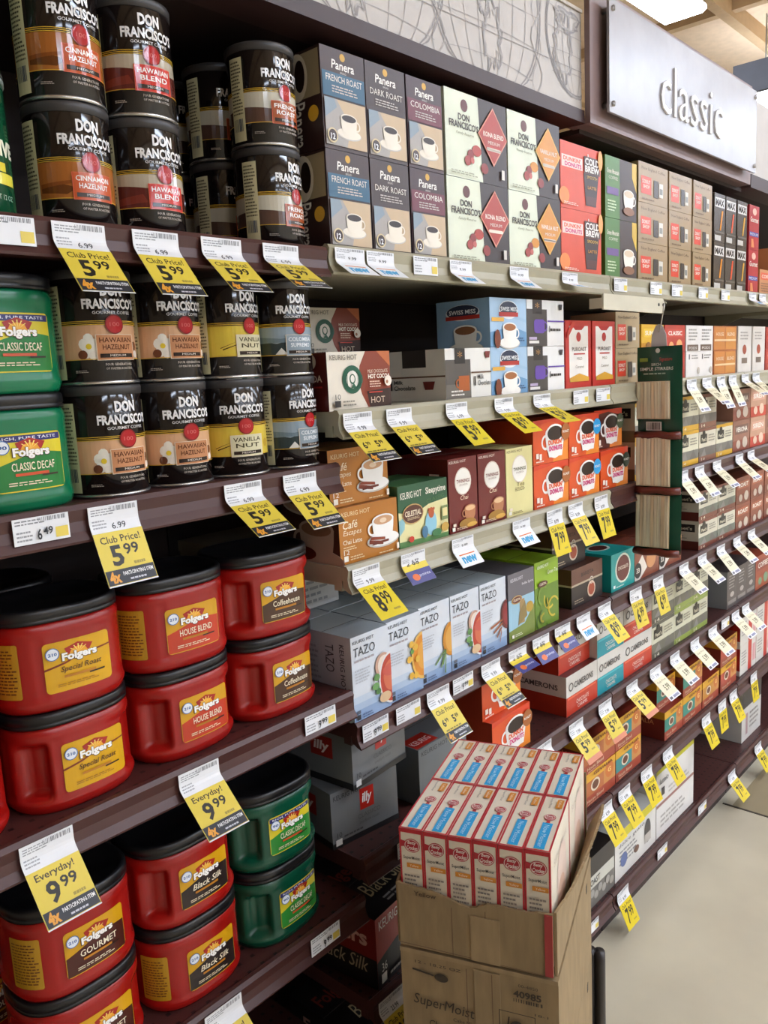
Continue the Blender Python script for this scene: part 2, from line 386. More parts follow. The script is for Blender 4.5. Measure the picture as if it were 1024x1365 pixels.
# ---- artwork of the cartons
def panera(bg, band, name, name2=None):
    def f(A):
        A.p('lettering').disc(.5, .93, .06, '#D9A62E'); A.text('Panera', .24, .80, .76, .89, '#F3EEE6', .015, .1); A.text('BREAD', .43, .765, .57, .785, '#CFC6BC')
        A.p('colour_band').rect(.02, .52, .98, .76, band) if band else None
        A.p('lettering').text(name, .10, .67, .92, .735, '#EDE6DC'); A.micro(.22, .56, .8, .64, 3, '#C9C0B8', 3)
        A.p('cup_picture').rect(.03, .04, .97, .50, '#C8AE8A'); A.poly([(.03, .04), (.5, .04), (.6, .26), (.3, .5), (.03, .5)], '#A9A29C'); A.poly([(.03,.3), (.3,.42), (.25,.5), (.03,.5)], '#8A9AA6')
        A.mug(.55, .30, .19, '#EDE3D2', '#2A1811', True, 1)
        A.p('emblem').disc(.16, .13, .115, '#D9C79A').disc(.16, .13, .09, bg).text('12', .11, .09, .21, .15, '#FFFFFF', .02)
    return f
def panera_side(A):
    A.p('picture').rect(.03, .53, .97, .97, '#A89878').disc(.55, .75, .2, '#E0D4BE', .3).disc(.60, .76, .10, '#2A1A12', .2)
    A.p('lettering').text('Panera', .42, .06, .68, .50, '#F0EADF', .01, rot=True).disc(.83, .36, .10, '#D9A62E')
for k, bg, bd, nm in (('pan_blue', '#3B2420', '#1F5A78', 'FRENCH ROAST'), ('pan_dark', '#3A2622', None, 'DARK ROAST'), ('pan_red', '#3F2528', '#6E2436', 'COLOMBIA')):
    carton(k, .095, .115, .1455, '#372220', panera(bg, bd, nm), panera_side, cfront=bg)
def dfbox(col, n1, n2):
    def f(A):
        A.p('colour_band').rect(.0, 0, .58, 1, '#DDE2CB').poly([(.58, 0), (1, 0), (1, 1), (.52, 1)], '#33231F')
        A.p('lettering').disc(.30, .85, .055, '#5E2018').text('DON', .20, .67, .38, .75, '#3A2F28', .03).text("FRANCISCO'S", .06, .575, .52, .66, '#3A2F28', .02); A.text('Family Reserve', .16, .50, .44, .54, '#8A8A6A', 0, .3)
        A.p('beans_picture').disc(.48, .36, .075, col, .05).disc(.38, .30, .05, '#8E2E2A', .045).disc(.33, .22, .05, '#A63A32', .045).disc(.60, .17, .06, '#8E2A22', .05); A.disc(.40, .23, .03, '#C8645A', .03)
        A.p('diamond_label').poly([(.50, .58), (.755, .93), (1.0, .58), (.755, .22)], '#E6B24A' if col != '#B03A2A' else '#D88A70').poly([(.52, .58), (.755, .905), (.98, .58), (.755, .25)], col)
        A.text(n1, .585, .565, .93, .625, '#F6E9DC', .02); A.text(n2, .66, .48, .86, .52, '#F6E9DC'); A.rrect(.63, .40, .88, .44, .02, '#E9DCCB')
        A.p('lettering').micro(.05, .03, .5, .08, 2, '#9A9A80', 4).rect(.88, .08, .93, .20, '#D9D2C8')
    return f
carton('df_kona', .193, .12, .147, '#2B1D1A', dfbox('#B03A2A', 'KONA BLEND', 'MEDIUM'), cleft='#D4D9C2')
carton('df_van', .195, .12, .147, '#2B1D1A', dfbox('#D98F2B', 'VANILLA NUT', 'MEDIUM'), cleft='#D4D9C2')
def coldbrew(A):
    A.p('lettering').rect(.03, .62, .53, .80, '#F4D9CE').text("DUNKIN'", .07, .715, .48, .78, '#E4572A', .03).text('DONUTS', .10, .635, .50, .70, '#D8327A', .03)
    A.p('glass_picture').poly([(.60, .10), (.86, .10), (.93, .60), (.55, .60)], '#2E120E').poly([(.61, .12), (.85, .12), (.87, .25), (.60, .25)], '#521C12').line([(.66, .9), (.70, .6)], .004, '#E0D8D0').rect(.56, .60, .96, .86, '#4A2A20').text('COLD', .58, .73, .94, .84, '#F6F0E8', .03).text('BREW', .58, .62, .94, .72, '#F6F0E8', .03).text('SMOOTH', .62, .52, .88, .57, '#E8B33A').text('LATTE', .64, .36, .86, .41, '#E8A33A')
    A.p('colour_band').disc(.06, .18, .12, '#F0893C', .10).disc(.96, .85, .06, '#F5A24C', .12); A.p('lettering').micro(.05, .05, .4, .1, 2, '#F6D8C8', 3)
carton('cold', .178, .12, .136, '#D94A26', coldbrew)
def greenmt(A):
    A.p('colour_band').rect(.45, 0, 1, 1, '#3A251C').poly([(.85, .75), (1, .5), (1, 1), (.85, 1)], '#D9B22C').p('lettering').text('Green Mountain', .05, .72, .42, .80, '#E9E4CF', .02).text('COFFEE', .1, .63, .38, .68, '#E9E4CF').rect(.04, .38, .40, .50, '#6A4A8A').micro(.06, .1, .35, .3, 4, '#CFE0B8')
    A.mug(.72, .40, .17, '#EDE7DC', '#D9C3A5', False, 1); A.disc(.72, .16, .18, '#8A5A3A', .06)
carton('greenmt', .163, .12, .136, '#4C7C34', greenmt)
def kraft(A):
    A.p('lettering').text('New England Coffee', .1, .80, .9, .90, '#5A4632', .01).rect(.08, .22, .42, .66, '#D9442E').text('DONUT', .12, .48, .38, .58, '#F6E4D4', .02).text('SHOP', .14, .36, .36, .45, '#F6E4D4', .02).p('cup_picture').rect(.50, .18, .66, .62, '#3A302A').rect(.68, .22, .82, .58, '#D9D2C4').rect(.70, .30, .80, .45, '#8A8A84')
    A.p('lettering').micro(.1, .06, .6, .14, 1, '#7A6248')
for i, w in enumerate((.172, .148, .137)): carton('kraft%d' % i, w, .12, .0945, '#A68C68', kraft, rough=.26)
def maxb(st):
    def f(A):
        A.p('lettering').rect(.06, .72, .94, .92, '#DAD6D0').text('MAX', .12, .75, .88, .89, '#1E1A1A', .05).p('picture').poly([(.5, .25), (.62, .25), (.8, .66), (.66, .66)], st).rect(.05, .03, .6, .14, '#C9C6C0').rect(.06, .18, .94, .22, '#6A6258')
    return f
for i, c in enumerate(('#D98A2E', '#D9542E', '#D9A23E')): carton('max%d' % i, .084, .12, .135, '#4A4038', maxb(c), rough=.22)
def redpur(A): A.p('lettering').rect(.05, .30, .95, .40, '#4A4A9A').text('MEDIUM', .1, .32, .9, .38, '#E9E4F0').text('Gourmet', .1, .62, .9, .74, '#F6DCD0', .02, .2).disc(.5, .86, .2, '#F0B8A8', .12).poly([(.2, .05), (.5, .05), (.4, .24), (.2, .24)], '#E98A5A')
carton('redpur', .092, .12, .135, '#B4323A', redpur, rough=.22)
def plainlines(hx, hy='#C94A2E'):
    def f(A): A.p('lettering').rect(.08, .60, .92, .88, hy).text('COFFEE', .15, .66, .85, .80, '#F6F0E4', .02).micro(.1, .1, .8, .5, 4, hx)
    return f
carton('orange_low', .14, .12, .08, '#C98A5A', plainlines('#8A5A3A', '#D9542E'))
Z = 1.695
gA = 'pod cartons on the top shelf'
for i, (k, c) in enumerate((('pan_blue', 'blue-banded'), ('pan_dark', 'all dark brown'), ('pan_red', 'wine-red banded'))):
    stack(k, (.932, 1.030, 1.129)[i], Z, 2, 'dark brown pod carton, %s, with cup picture, top shelf' % c, group=gA)
stack('df_kona', 1.232, Z, 2, 'pale green and black pod carton with red diamond', group=gA)
stack('df_van', 1.430, Z, 2, 'pale green and black pod carton with amber diamond', group=gA)
stack('cold', 1.631, Z, 2, 'bright orange cold brew carton with tall glass', group=gA)
stack('greenmt', 1.830, Z, 2, 'green and brown pod carton with cup, beside orange cartons', group=gA)
for i, x in enumerate((2.004, 2.186, 2.345)):
    stack('kraft%d' % i, x, Z, 3, 'kraft pod carton with red square, %s kraft stack' % ('left', 'middle', 'right')[i], group=gA)
for i, x in enumerate((2.502, 2.594, 2.690)):
    stack('max%d' % i, x, Z, 2, 'narrow black carton with %s slash beneath the sign' % ('amber', 'orange-red', 'gold')[i], group=gA)
stack('redpur', 2.795, Z, 2, 'narrow red carton with purple band, top shelf right', group=gA)
stack('orange_low', 2.905, Z, 1, 'low tan carton at the far right of the top shelf', group=gA)
stack('orange_low', 3.06, Z, 2, 'low tan carton past the red carton, top shelf', group=gA)

# ---- second shelf
def keurig(A, hx='#4A4A4A', x0=.04, x1=.5, y=.88, h=.08): A.p('lettering').text('KEURIG HOT', x0, y, x1, y+h, hx, .01)
def siren(A, cx, cy, r, bg='#EDE9E0'):
    A.p('emblem').disc(cx, cy, r, '#1E5E45', n=28).disc(cx, cy, r*.62, bg); A.disc(cx, cy+r*.05, r*.30, '#1E5E45', r*.36); A.disc(cx, cy+r*.08, r*.20, bg, r*.26)
    k = A.w/A.h
    for s_ in (-1, 1):
        for t in range(4): A.ring(cx + s_*r*(.36+.13*t), cy, r*.22, r*.05, '#1E5E45', r*(.75-.13*t), 10, 90 if s_ < 0 else -90, 270 if s_ < 0 else 90)
    A.poly([(cx-r*.22, cy+r*.55*k), (cx-r*.12, cy+r*.42*k), (cx+r*.12, cy+r*.42*k), (cx+r*.22, cy+r*.55*k), (cx+r*.08, cy+r*.52*k), (cx, cy+r*.66*k), (cx-r*.08, cy+r*.52*k)], bg)
    A.poly([(cx-r*.3, cy-r*.6*k), (cx, cy-r*.25*k), (cx+r*.3, cy-r*.6*k)], '#1E5E45')
def cocoa(A):
    A.p('colour_band').poly([(.62, 0), (1, 0), (1, 1), (.60, 1), (.50, .75), (.47, .5), (.52, .25)], '#8A3A22').poly([(.64, 0), (1, 0), (1, .34), (.6, .30)], '#3A1E16').poly([(.78, 1), (1, .72), (1, 1)], '#C06A3A')
    keurig(A, '#8A8478', .04, .46, .86, .09); siren(A, .37, .52, .155)
    A.p('lettering').text('MILK CHOCOLATE', .60, .62, .93, .68, '#F0D8C0').text('HOT COCOA', .60, .52, .96, .60, '#FFF4E4', .03).micro(.62, .36, .82, .49, 3, '#E9C8B0').rect(.06, .06, .15, .17, '#2A2624').text('10', .07, .19, .15, .28, '#5A544C').micro(.18, .06, .4, .18, 2, '#8A8478').rect(.60, .27, .82, .29, '#C83A2A')
    A.disc(.92, .47, .06, '#F2E6D8').disc(.90, .45, .02, '#B07A5A').text('HOT', .62, .09, .85, .20, '#D9C0A8')
def cocoa_side(A): A.p('lettering').disc(.25, .9, .12, '#E9DCCB').disc(.7, .85, .10, '#D9C9B4').text('HOT COCOA', .1, .50, .9, .62, '#E9D8C4', .02).disc(.5, .25, .16, '#E9DCCB').rect(.1, .4, .9, .43, '#A8302A')
carton('cocoa', .146, .12, .092, '#5A1E18', cocoa, cocoa_side, cfront='#E3DACA', ctop='#D9D0C0')
def milk(A):
    A.p('picture').rect(0, 0, .54, .78, '#5A544E').rect(0, 0, .54, .30, '#6E6860').rect(.20, .70, .42, 1, '#26211E').text('*', .26, .82, .36, .94, '#B98A4A').rect(.27, .16, .50, .46, '#B05A22').ring(.26, .31, .06, .02, '#B05A22').micro(.1, .06, .4, .2, 2, '#F0ECE4')
    A.p('lettering').rect(.54, .50, 1, .53, '#6A4A34').text('Milk', .68, .38, .82, .47, '#3A3430', .01).text('Chocolate', .68, .25, .97, .35, '#3A3430', .01).rect(.60, .25, .63, .44, '#2A211C').poly([(.87, .80), (.95, .80), (.97, .93), (.85, .93)], '#7A2A22')
def milk_side(A):
    A.p('lettering').rect(.36, .66, .72, 1, '#26211E').rect(0, .46, 1, .49, '#6A4A34').text('Milk', .22, .34, .36, .42, '#3A3430', .01).text('Chocolate', .22, .22, .55, .31, '#3A3430', .01).rect(.15, .22, .19, .42, '#2A211C').poly([(.70, .22), (.82, .22), (.85, .38), (.67, .38)], '#7A2A22')
carton('milk', .144, .16, .094, '#E4E2DC', milk, milk_side, ctop='#D8D6CE')
def swiss(A):
    A.p('colour_band').poly([(0, 0), (1, 0), (1, .3), (.6, .42), (0, .30)], '#6F9CC4').poly([(0, .5), (.5, .62), (1, .5), (1, .56), (.5, .7), (0, .58)], '#9FC0DC')
    A.p('emblem').disc(.5, .76, .26, '#E9EDF2', .14).disc(.5, .78, .24, '#27304A', .11).rect(.24, .62, .76, .71, '#B8322A').text('SWISS MISS', .28, .73, .72, .82, '#F4F6F8', .02).p('lettering').rect(.03, .52, .36, .60, '#E8B04A').micro(.6, .1, .95, .2, 2, '#3A5A80')
    A.mug(.5, .34, .19, '#F4F1EA', '#A8683A', True, 1); A.disc(.16, .16, .08, '#7A3A22', .14)
def swiss_side(A):
    A.p('emblem').disc(.5, .74, .32, '#E9EDF2', .12).disc(.5, .76, .30, '#27304A', .10).rect(.18, .60, .82, .68, '#B8322A').text('SWISS MISS', .25, .71, .75, .80, '#F4F6F8', .02); A.mug(.55, .30, .22, '#F4F1EA', '#8A5A3A', True, 1)
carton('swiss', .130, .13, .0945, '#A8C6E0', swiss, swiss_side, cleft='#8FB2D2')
def purple(A):
    A.p('picture').rect(0, 0, .53, .80, '#4A4542').rect(.15, .70, .40, 1, '#2A2422').text('*', .22, .82, .33, .94, '#B98A4A').rrect(.18, .28, .46, .58, .05, '#6A4AA8').ring(.46, .43, .07, .02, '#6A4AA8').rect(.04, .06, .3, .12, '#E4E0DA').rect(.04, .14, .24, .2, '#B8A8C8')
    A.p('lettering').rect(.53, .53, 1, .56, '#6A4AA8').micro(.60, .30, .95, .42, 1, '#3A3430').rect(.57, .3, .59, .44, '#3A3430').poly([(.86, .80), (.92, .80), (.94, .92), (.84, .92)], '#3A3438')
carton('purple', .148, .13, .0945, '#E9E8E6', purple)
def puro(A):
    A.p('front_print').rect(.14, .10, .88, .92, '#F1ECE4').poly([(.25, .92), (.75, .92), (.62, .86), (.38, .86)], '#B8221C').p('lettering').disc(.5, .76, .09, '#B8322A').text('PUROAST', .24, .55, .80, .61, '#6A5A50', .01).rect(.30, .50, .74, .52, '#B8322A').text('MILD', .42, .42, .62, .46, '#7A6A5A').text('Caramel', .36, .30, .68, .34, '#7A6A5A').poly([(.14, .10), (.88, .10), (.88, .16), (.5, .22), (.14, .16)], '#D9A23A')
def puro_sash(A): puro(A); A.p('lettering').poly([(.04, .72), (.38, .98), (.24, .98), (.04, .82)], '#C83A2A')
carton('puro1', .117, .12, .150, '#C2332A', puro_sash); carton('puro2', .113, .12, .150, '#C2332A', puro)
carton('kraft3', .130, .12, .086, '#B09A76', kraft)
def deco(c1, c2, c3, word='ROAST', tx='#F6F0E4'):
    def f(A): A.p('front_print').rect(0, 0, 1, .35, c2).p('lettering').rect(.1, .55, .9, .85, c1).text(word, .16, .62, .84, .78, tx, .02).p('cup_picture').disc(.70, .25, .15, c3, .12).disc(.30, .22, .12, c3, .09)
    return f
carton('yel', .136, .12, .072, '#D9A824', deco('#E8C03A', '#C98A1E', '#8A5A1E', 'SUNRISE'))
carton('redb', .132, .12, .072, '#B83A2E', deco('#C8483A', '#A82E26', '#E8A86A', 'CLASSIC'))
def whpods(A): A.p('lettering').rect(.04, .02, .44, .26, '#6A5648').rect(.52, .02, .94, .26, '#6A5648').text('PODS', .10, .08, .38, .18, '#F0ECE4').text('PODS', .58, .08, .88, .18, '#F0ECE4').micro(.08, .4, .42, .9, 4, '#A8A49E').micro(.56, .4, .92, .9, 4, '#A8A49E', 5)
def whpods2(A): A.p('lettering').rect(.1, .70, .14, .9, '#5A5A5A').rect(.58, .70, .62, .9, '#5A5A5A').micro(.2, .7, .45, .9, 2, '#8A8680').micro(.66, .7, .92, .9, 2, '#8A8680', 5).disc(.45, .25, .05, '#C8BDB0').disc(.92, .25, .05, '#C8BDB0')
carton('whp2', .198, .12, .072, '#E6E2DE', whpods); carton('whp1', .198, .12, .072, '#E6E2DE', whpods2)
def orp(A): A.p('front_print').rect(.03, .05, .48, .95, '#C9803A').rect(.52, .05, .97, .95, '#CE8A40').p('lettering').rect(.03, .38, .97, .46, '#E6C79A').text('HOUSE', .1, .6, .42, .74, '#F4E2C6').text('BLEND', .58, .6, .92, .74, '#F4E2C6')
carton('orp', .186, .12, .072, '#B86A34', orp)
def whb(A): A.p('lettering').micro(.2, .7, .8, .9, 3, '#A09A92').disc(.5, .5, .14, '#A84A32', .12).rect(.3, .2, .7, .32, '#7A6A5E').p('front_print').rect(0, 0, .06, 1, '#C8BDB2')
carton('whb', .128, .12, .146, '#DCD6CF', whb)
Z = 1.445; g = 'cartons on the second shelf'
stack('cocoa', .908, Z, 1, 'white and brown hot cocoa carton with green round emblem, in front', group=g)
stack('cocoa', .918, Z, 2, 'dim hot cocoa carton at the back behind the front one', y=1.20, group=g)
stack('cocoa', 1.08, Z, 2, 'hot cocoa carton set back in the gap of the second shelf', y=1.16, group=g, rz=-4)
stack('milk', 1.207, Z, 1, 'white milk chocolate carton with orange mug picture', group=g)
stack('swiss', 1.353, Z, 2, 'light blue cocoa carton with steaming cup', group=g)
stack('purple', 1.486, Z, 2, 'white carton with purple mug picture', group=g)
stack('puro1', 1.640, Z, 1, 'tall red coffee carton with white panel and corner sash', group=g)
stack('puro2', 1.763, Z, 1, 'tall red coffee carton with white panel, nearer the hanging packets', group=g)
stack('kraft3', 1.880, Z, 2, 'kraft pod carton behind the hanging green packets', group=g)
stack('yel', 2.02, Z, 2, 'small yellow pod carton behind the plastic hook', group=g)
stack('redb', 2.165, Z, 2, 'small red pod carton right of the plastic hook', group=g)
put('whp2', 'pod_carton', 2.405, .992, Z+.0006+.0728, 'white twin pod carton with brown labels, upper of two', 'box', g); put('whp1', 'pod_carton', 2.405, .992, Z+.0006, 'white twin pod carton with grey print, lower of two', 'box', g)
stack('orp', 2.513, Z, 2, 'orange-brown twin pod carton on the second shelf', group=g)
stack('whb', 2.712, Z, 1, 'tall white carton with rust spot, second shelf far right', group=g)
stack('whb', 2.846, Z, 1, 'tall white carton at the right edge, second shelf', group=g)
stack('redb', 2.985, Z, 2, 'small red pod carton past the tall white cartons', group=g)

# ---- third shelf
def cafe(A):
    keurig(A, '#E8CFA0', .05, .52, .84, .08); A.p('lettering').text('Café', .06, .62, .30, .76, '#F4E4C4', .01, .2).text('Escapes', .06, .48, .36, .60, '#F4E4C4', 0, .2).text('Chai Latte', .05, .35, .36, .43, '#FFF4DC').micro(.05, .24, .28, .32, 2, '#E8CFA0').rect(.05, .05, .12, .15, '#F6F0E4').text('12', .05, .17, .14, .25, '#F6F0E4').micro(.15, .05, .40, .14, 2, '#E8CFA0')
    A.mug(.72, .58, .19, '#F2F0EC', '#C99A72', True, -1); A.disc(.72, .64, .06, '#E6CDB0', .03); A.p('cup_picture').poly([(.46, .26), (.70, .20), (.71, .26), (.47, .33)], '#7A2E18').poly([(.48, .33), (.74, .28), (.74, .33), (.50, .38)], '#8E3C20').poly([(.52, .22), (.80, .24), (.80, .28), (.52, .27)], '#6A2412')
    A.p('lettering').rect(.94, .05, .98, .16, '#F0E8D8').micro(.62, .04, .92, .08, 1, '#E8CFA0')
def cafe_side(A): A.mug(.62, .5, .30, '#B9A08C', '#8A6248', True, -1); A.disc(.4, .15, .2, '#5A2012', .08)
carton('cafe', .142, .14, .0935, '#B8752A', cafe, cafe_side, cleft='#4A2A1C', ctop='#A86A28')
def sleepy(A):
    A.p('front_print').poly([(0, .05), (1, .05), (1, .66), (.6, .62), (.3, .50), (0, .58)], '#E4DDA4').poly([(0, 0), (1, 0), (1, .07), (0, .10)], '#5E8A54').poly([(0, .45), (.12, .5), (.1, .3), (0, .2)], '#8FC0C8')
    keurig(A, '#F0F0E0', .04, .46, .78, .11); A.p('lettering').text('Sleepytime', .54, .76, .96, .90, '#F4F4E4', .02).text('CLASSIC', .55, .64, .92, .70, '#4A7A4A', slope=.05)
    A.p('emblem').disc(.27, .52, .21, '#C8A46A', .13).disc(.27, .52, .195, '#5A2E22', .115).text('CELESTIAL', .11, .49, .43, .58, '#F4E4C8', .02).text('SEASONINGS', .15, .43, .39, .475, '#E8D0A8')
    A.p('bear_picture').disc(.62, .30, .12, '#8FC4D8', .16).disc(.63, .47, .06, '#B85A34', .07).disc(.58, .53, .02, '#B85A34').disc(.68, .53, .02, '#B85A34').rect(.84, .30, .98, .54, '#7A8A5A').rect(.86, .36, .96, .50, '#E8D89A').disc(.48, .18, .06, '#4A7A9A', .08).disc(.72, .12, .10, '#3E7A4A', .05).disc(.90, .18, .08, '#C8A04A', .06).disc(.2, .12, .05, '#C83A2A', .04)
carton('sleepy', .140, .12, .110, '#2F5E40', sleepy, ctop='#4A7A4E')
def chai(top, acc, word, lite=False):
    def f(A):
        keurig(A, '#F0DCD0' if not lite else '#8A7A52', .04, .62, .935, .035)
        A.p('emblem').disc(.5, .68, .29, '#E4D6C6').disc(.5, .68, .265, '#F4F0E6').text('TWININGS', .27, .66, .73, .71, '#7A2A22' if not lite else '#6A6A4A', .02).text('OF LONDON', .36, .62, .64, .645, '#8A6A5A')
        A.p('lettering').text(word, .38, .43, .66, .49, '#F4D8B8' if not lite else '#7A6A3A', 0, .2)
        if lite: A.micro(.3, .36, .7, .42, 3, '#8A7A52')
        else: A.mug(.70, .27, .20, '#B87A52', '#E0B88A', False, -1); A.disc(.6, .10, .30, '#A87A2E', .10); A.disc(.75, .07, .18, '#D9A84A', .05)
        A.p('lettering').rect(.05, .03, .15, .08, '#F6F0E4').rect(.08, .09, .18, .13, '#E8D8C8').micro(.2, .03, .6, .07, 2, '#E8D0B8' if not lite else '#8A7A52')
    return f
def chai_side(A): A.p('lettering').text('KEURIG', .70, .10, .86, .80, '#F0DCD0', .02, rot=True)
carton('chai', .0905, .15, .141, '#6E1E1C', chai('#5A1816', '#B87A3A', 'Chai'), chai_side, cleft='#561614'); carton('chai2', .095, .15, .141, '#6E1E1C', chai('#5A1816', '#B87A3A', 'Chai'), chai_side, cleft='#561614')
carton('earl', .100, .14, .141, '#E2D99A', chai('', '', 'Tea', True))
def dunk(badge):
    def f(A):
        A.p('front_print').poly([(.55, 0), (1, 0), (1, .9), (.6, .6)], '#EE8A2E').poly([(0, .88), (.5, .94), (1, .80), (1, 1), (0, 1)], '#D9401E')
        A.mug(.60, .58, .27, '#F4F1EC', '#24120C', False, -1); A.p('cup_picture').poly([(.33, .55), (.87, .55), (.80, .12), (.42, .12)], '#F4F1EC').disc(.60, .66, .26, '#F4F1EC', .14).disc(.60, .66, .22, '#24120C', .11)
        A.p('lettering').text("DUNKIN'", .40, .40, .80, .52, '#E8602A', .04).text('DONUTS', .42, .26, .80, .38, '#D6327C', .04).rect(.05, .14, .12, .26, '#F6E8DC').rect(.14, .10, .2, .24, '#F6E8DC').micro(.04, .04, .3, .10, 1, '#F6E0D0')
        A.p('badge').disc(.90, .66, .13, badge).text('ROAST', .81, .64, .99, .70, '#F6F0E8', .02)
    return f
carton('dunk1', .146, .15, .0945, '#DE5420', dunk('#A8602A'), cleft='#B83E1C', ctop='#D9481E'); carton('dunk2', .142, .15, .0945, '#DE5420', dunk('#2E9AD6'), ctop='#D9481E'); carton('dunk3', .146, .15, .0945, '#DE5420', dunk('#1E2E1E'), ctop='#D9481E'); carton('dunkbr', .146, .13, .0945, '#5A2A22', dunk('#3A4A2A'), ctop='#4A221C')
def peet(c1, c2, c3):
    def f(A):
        A.p('front_print').rect(0, .0, 1, .16, c2).rect(0, .90, 1, 1, c2).rect(.0, .16, 1, .42, c3).poly([(.1, .16), (.4, .16), (.3, .40)], '#8A8680').poly([(.5, .16), (.9, .16), (.7, .44)], '#6A6660').p('emblem').rect(.08, .55, .44, .82, '#2E2A24').disc(.26, .82, .08, '#2E2A24').text("Peet's", .12, .60, .40, .72, '#D9D2B8', .02).p('lettering').micro(.52, .56, .92, .8, 3, '#8A8474').text('14', .1, .03, .3, .12, '#F0E8D0')
    return f
def peet_side(c2):
    def f(A): A.p('side_print').rect(0, 0, 1, .30, c2).p('emblem').rect(.45, .62, .92, .88, '#2A2622').text("Peet's", .52, .68, .86, .80, '#D9D2B8', .02).p('lettering').micro(.1, .36, .8, .5, 2, '#9A9484')
    return f
carton('peety', .138, .14, .0985, '#DCD6BC', peet('', '#D9A82E', '#7A7870'), peet_side('#8A7A5A')); carton('peetb', .134, .14, .0985, '#D6CEB8', peet('', '#8A5A48', '#6E6862'), peet_side('#6A3A2E'))
carton('pink', .155, .14, .0985, '#9A6A58', deco('#7A5A4E', '#8E4A3A', '#C8B8A8', 'VERONA'))
carton('pink2', .15, .14, .0985, '#C89A80', deco('#D9A890', '#C84A38', '#E8C8B0', 'SIREN'))
Z = 1.195; g = 'cartons on the third shelf'
stack('cafe', .913, Z, 2, 'caramel-brown chai latte carton with white cup', group=g, dx=(0, -.006, 0), dy=(0, .012, 0))
stack('sleepy', 1.058, Z, 1, 'green and cream herbal tea carton with bear picture', group=g)
stack('chai', 1.203, Z, 1, 'tall maroon chai tea carton, the left one', group=g); stack('chai2', 1.297, Z, 1, 'tall maroon chai tea carton, the right one', group=g)
stack('chai', 1.09, Z, 1, 'maroon chai carton in the dark behind the herbal tea', y=1.10, group=g)
stack('earl', 1.395, Z, 1, 'tall pale yellow tea carton with white medallion', group=g)
stack('dunk1', 1.500, Z, 2, 'orange coffee carton with mug and brown badge', group=g)
stack('dunk2', 1.650, Z, 2, 'orange coffee carton with mug and blue badge', group=g)
stack('dunk3', 1.798, Z, 1, 'orange coffee carton with mug and black badge behind packets', group=g)
put('dunkbr', 'pod_carton', 1.885, 1.02, Z+.0965, 'dark brown coffee carton with mug, on top of the orange one', 'box', g)
stack('peety', 1.985, Z, 2, 'yellow-edged cream carton just behind the green packets', group=g); stack('peety', 2.126, Z, 2, 'yellow-edged cream carton, second from the green packets', group=g)
stack('peety', 2.267, Z, 2, 'yellow-edged cream carton right of the green packets', group=g); stack('peetb', 2.408, Z, 2, 'brown-edged cream carton between two yellow-edged stacks', group=g)
stack('peety', 2.545, Z, 1, 'yellow-edged cream carton, single, end of its row', group=g); stack('pink', 2.688, Z, 2, 'greyish-brown carton at the right of the third shelf', group=g)
stack('pink2', 2.85, Z, 2, 'salmon pink carton at the right edge, third shelf', group=g); stack('pink', 3.005, Z, 2, 'greyish-brown carton beyond the salmon one', group=g)

# ---- fourth shelf
def tazo(kind):
    def f(A):
        A.p('front_print').rect(0, 0, 1, .14, '#8EA8CC').rect(0, .14, 1, .22, '#AABFD8').rect(0, .22, 1, .30, '#C2D0DF')
        keurig(A, '#3E444C', .04, .60, .915, .038); A.p('lettering').text('TAZO', .05, .765, .62, .87, '#3A3E46', .0).micro(.06, .69, .70, .74, 1, '#A8A0A4').micro(.06, .45, .48, .62, 5, '#B8BCC2', 7).rect(.05, .03, .15, .09, '#2A2E36').rect(.05, .10, .15, .14, '#5A6270').micro(.2, .03, .5, .09, 2, '#5A6E90')
        A.p('fruit_picture')
        if kind == 0: A.disc(.80, .55, .22, '#C8A08A', .24, 20, 60, 300).disc(.82, .55, .17, '#E8D8C8', .19, 20, 60, 300).disc(1.0, .37, .34, '#E4E2E0', .50, 20, 90, 270).disc(1.0, .37, .30, '#B8412E', .46, 20, 90, 270).disc(1.0, .40, .22, '#D06A4A', .3, 12, 90, 270).disc(1.0, .47, .24, '#C8584A', .12, 12, 90, 270).disc(.60, .44, .08, '#5A8A4A', .07).disc(.56, .34, .09, '#6A9A5A', .07).disc(.62, .27, .07, '#4A7A3E', .06).disc(.80, .17, .16, '#D8B890', .10)
        if kind == 1: A.disc(1.0, .44, .34, '#E4B45A', .48, 20, 90, 270).disc(1.0, .44, .29, '#D98A2A', .42, 20, 90, 270).disc(1.0, .44, .18, '#E0A040', .28, 12, 90, 270); [A.disc(.70 + .12*math.cos(t*1.1+.8), .42 + .22*math.sin(t*1.1+.8), .07, '#E0B040') for t in range(6)]; A.disc(.66, .54, .05, '#6A9A4A')
        if kind == 2: A.disc(1.0, .46, .28, '#C9862A', .36, 20, 90, 270).disc(1.0, .46, .20, '#D9A04A', .28, 20, 90, 270); [A.poly([(.78, .36), (.42 + .06*t, .20 + .03*((t*7) % 5) - .03*t), (.46 + .06*t, .19 - .03*t + .03*((t*7) % 5)), (.80, .34)], '#6A8A4E') for t in range(6)]
        if kind == 3: A.disc(1.0, .46, .24, '#6A1E22', .34, 20, 90, 270).disc(1.0, .46, .17, '#8E3034', .26, 20, 90, 270); [A.poly([(.80 - .02*t, .42 - .05*t), (.34 + .11*t, .36 - .08*t), (.35 + .11*t, .33 - .08*t), (.82 - .02*t, .39 - .05*t)], '#9A5A38') for t in range(4)]
        A.it = [(p_, h_, [(min(x, A.w), y) for x, y in v_], f_, l_, m_) for p_, h_, v_, f_, l_, m_ in A.it]
    return f
def tazo_side(A): A.p('lettering').text('KEURIG HOT', .80, .35, .88, .90, '#2E343C', .01, rot=True).text('TAZO', .55, .55, .70, .88, '#3A4048', 0, rot=True).micro(.1, .3, .45, .85, 9, '#8A929C')
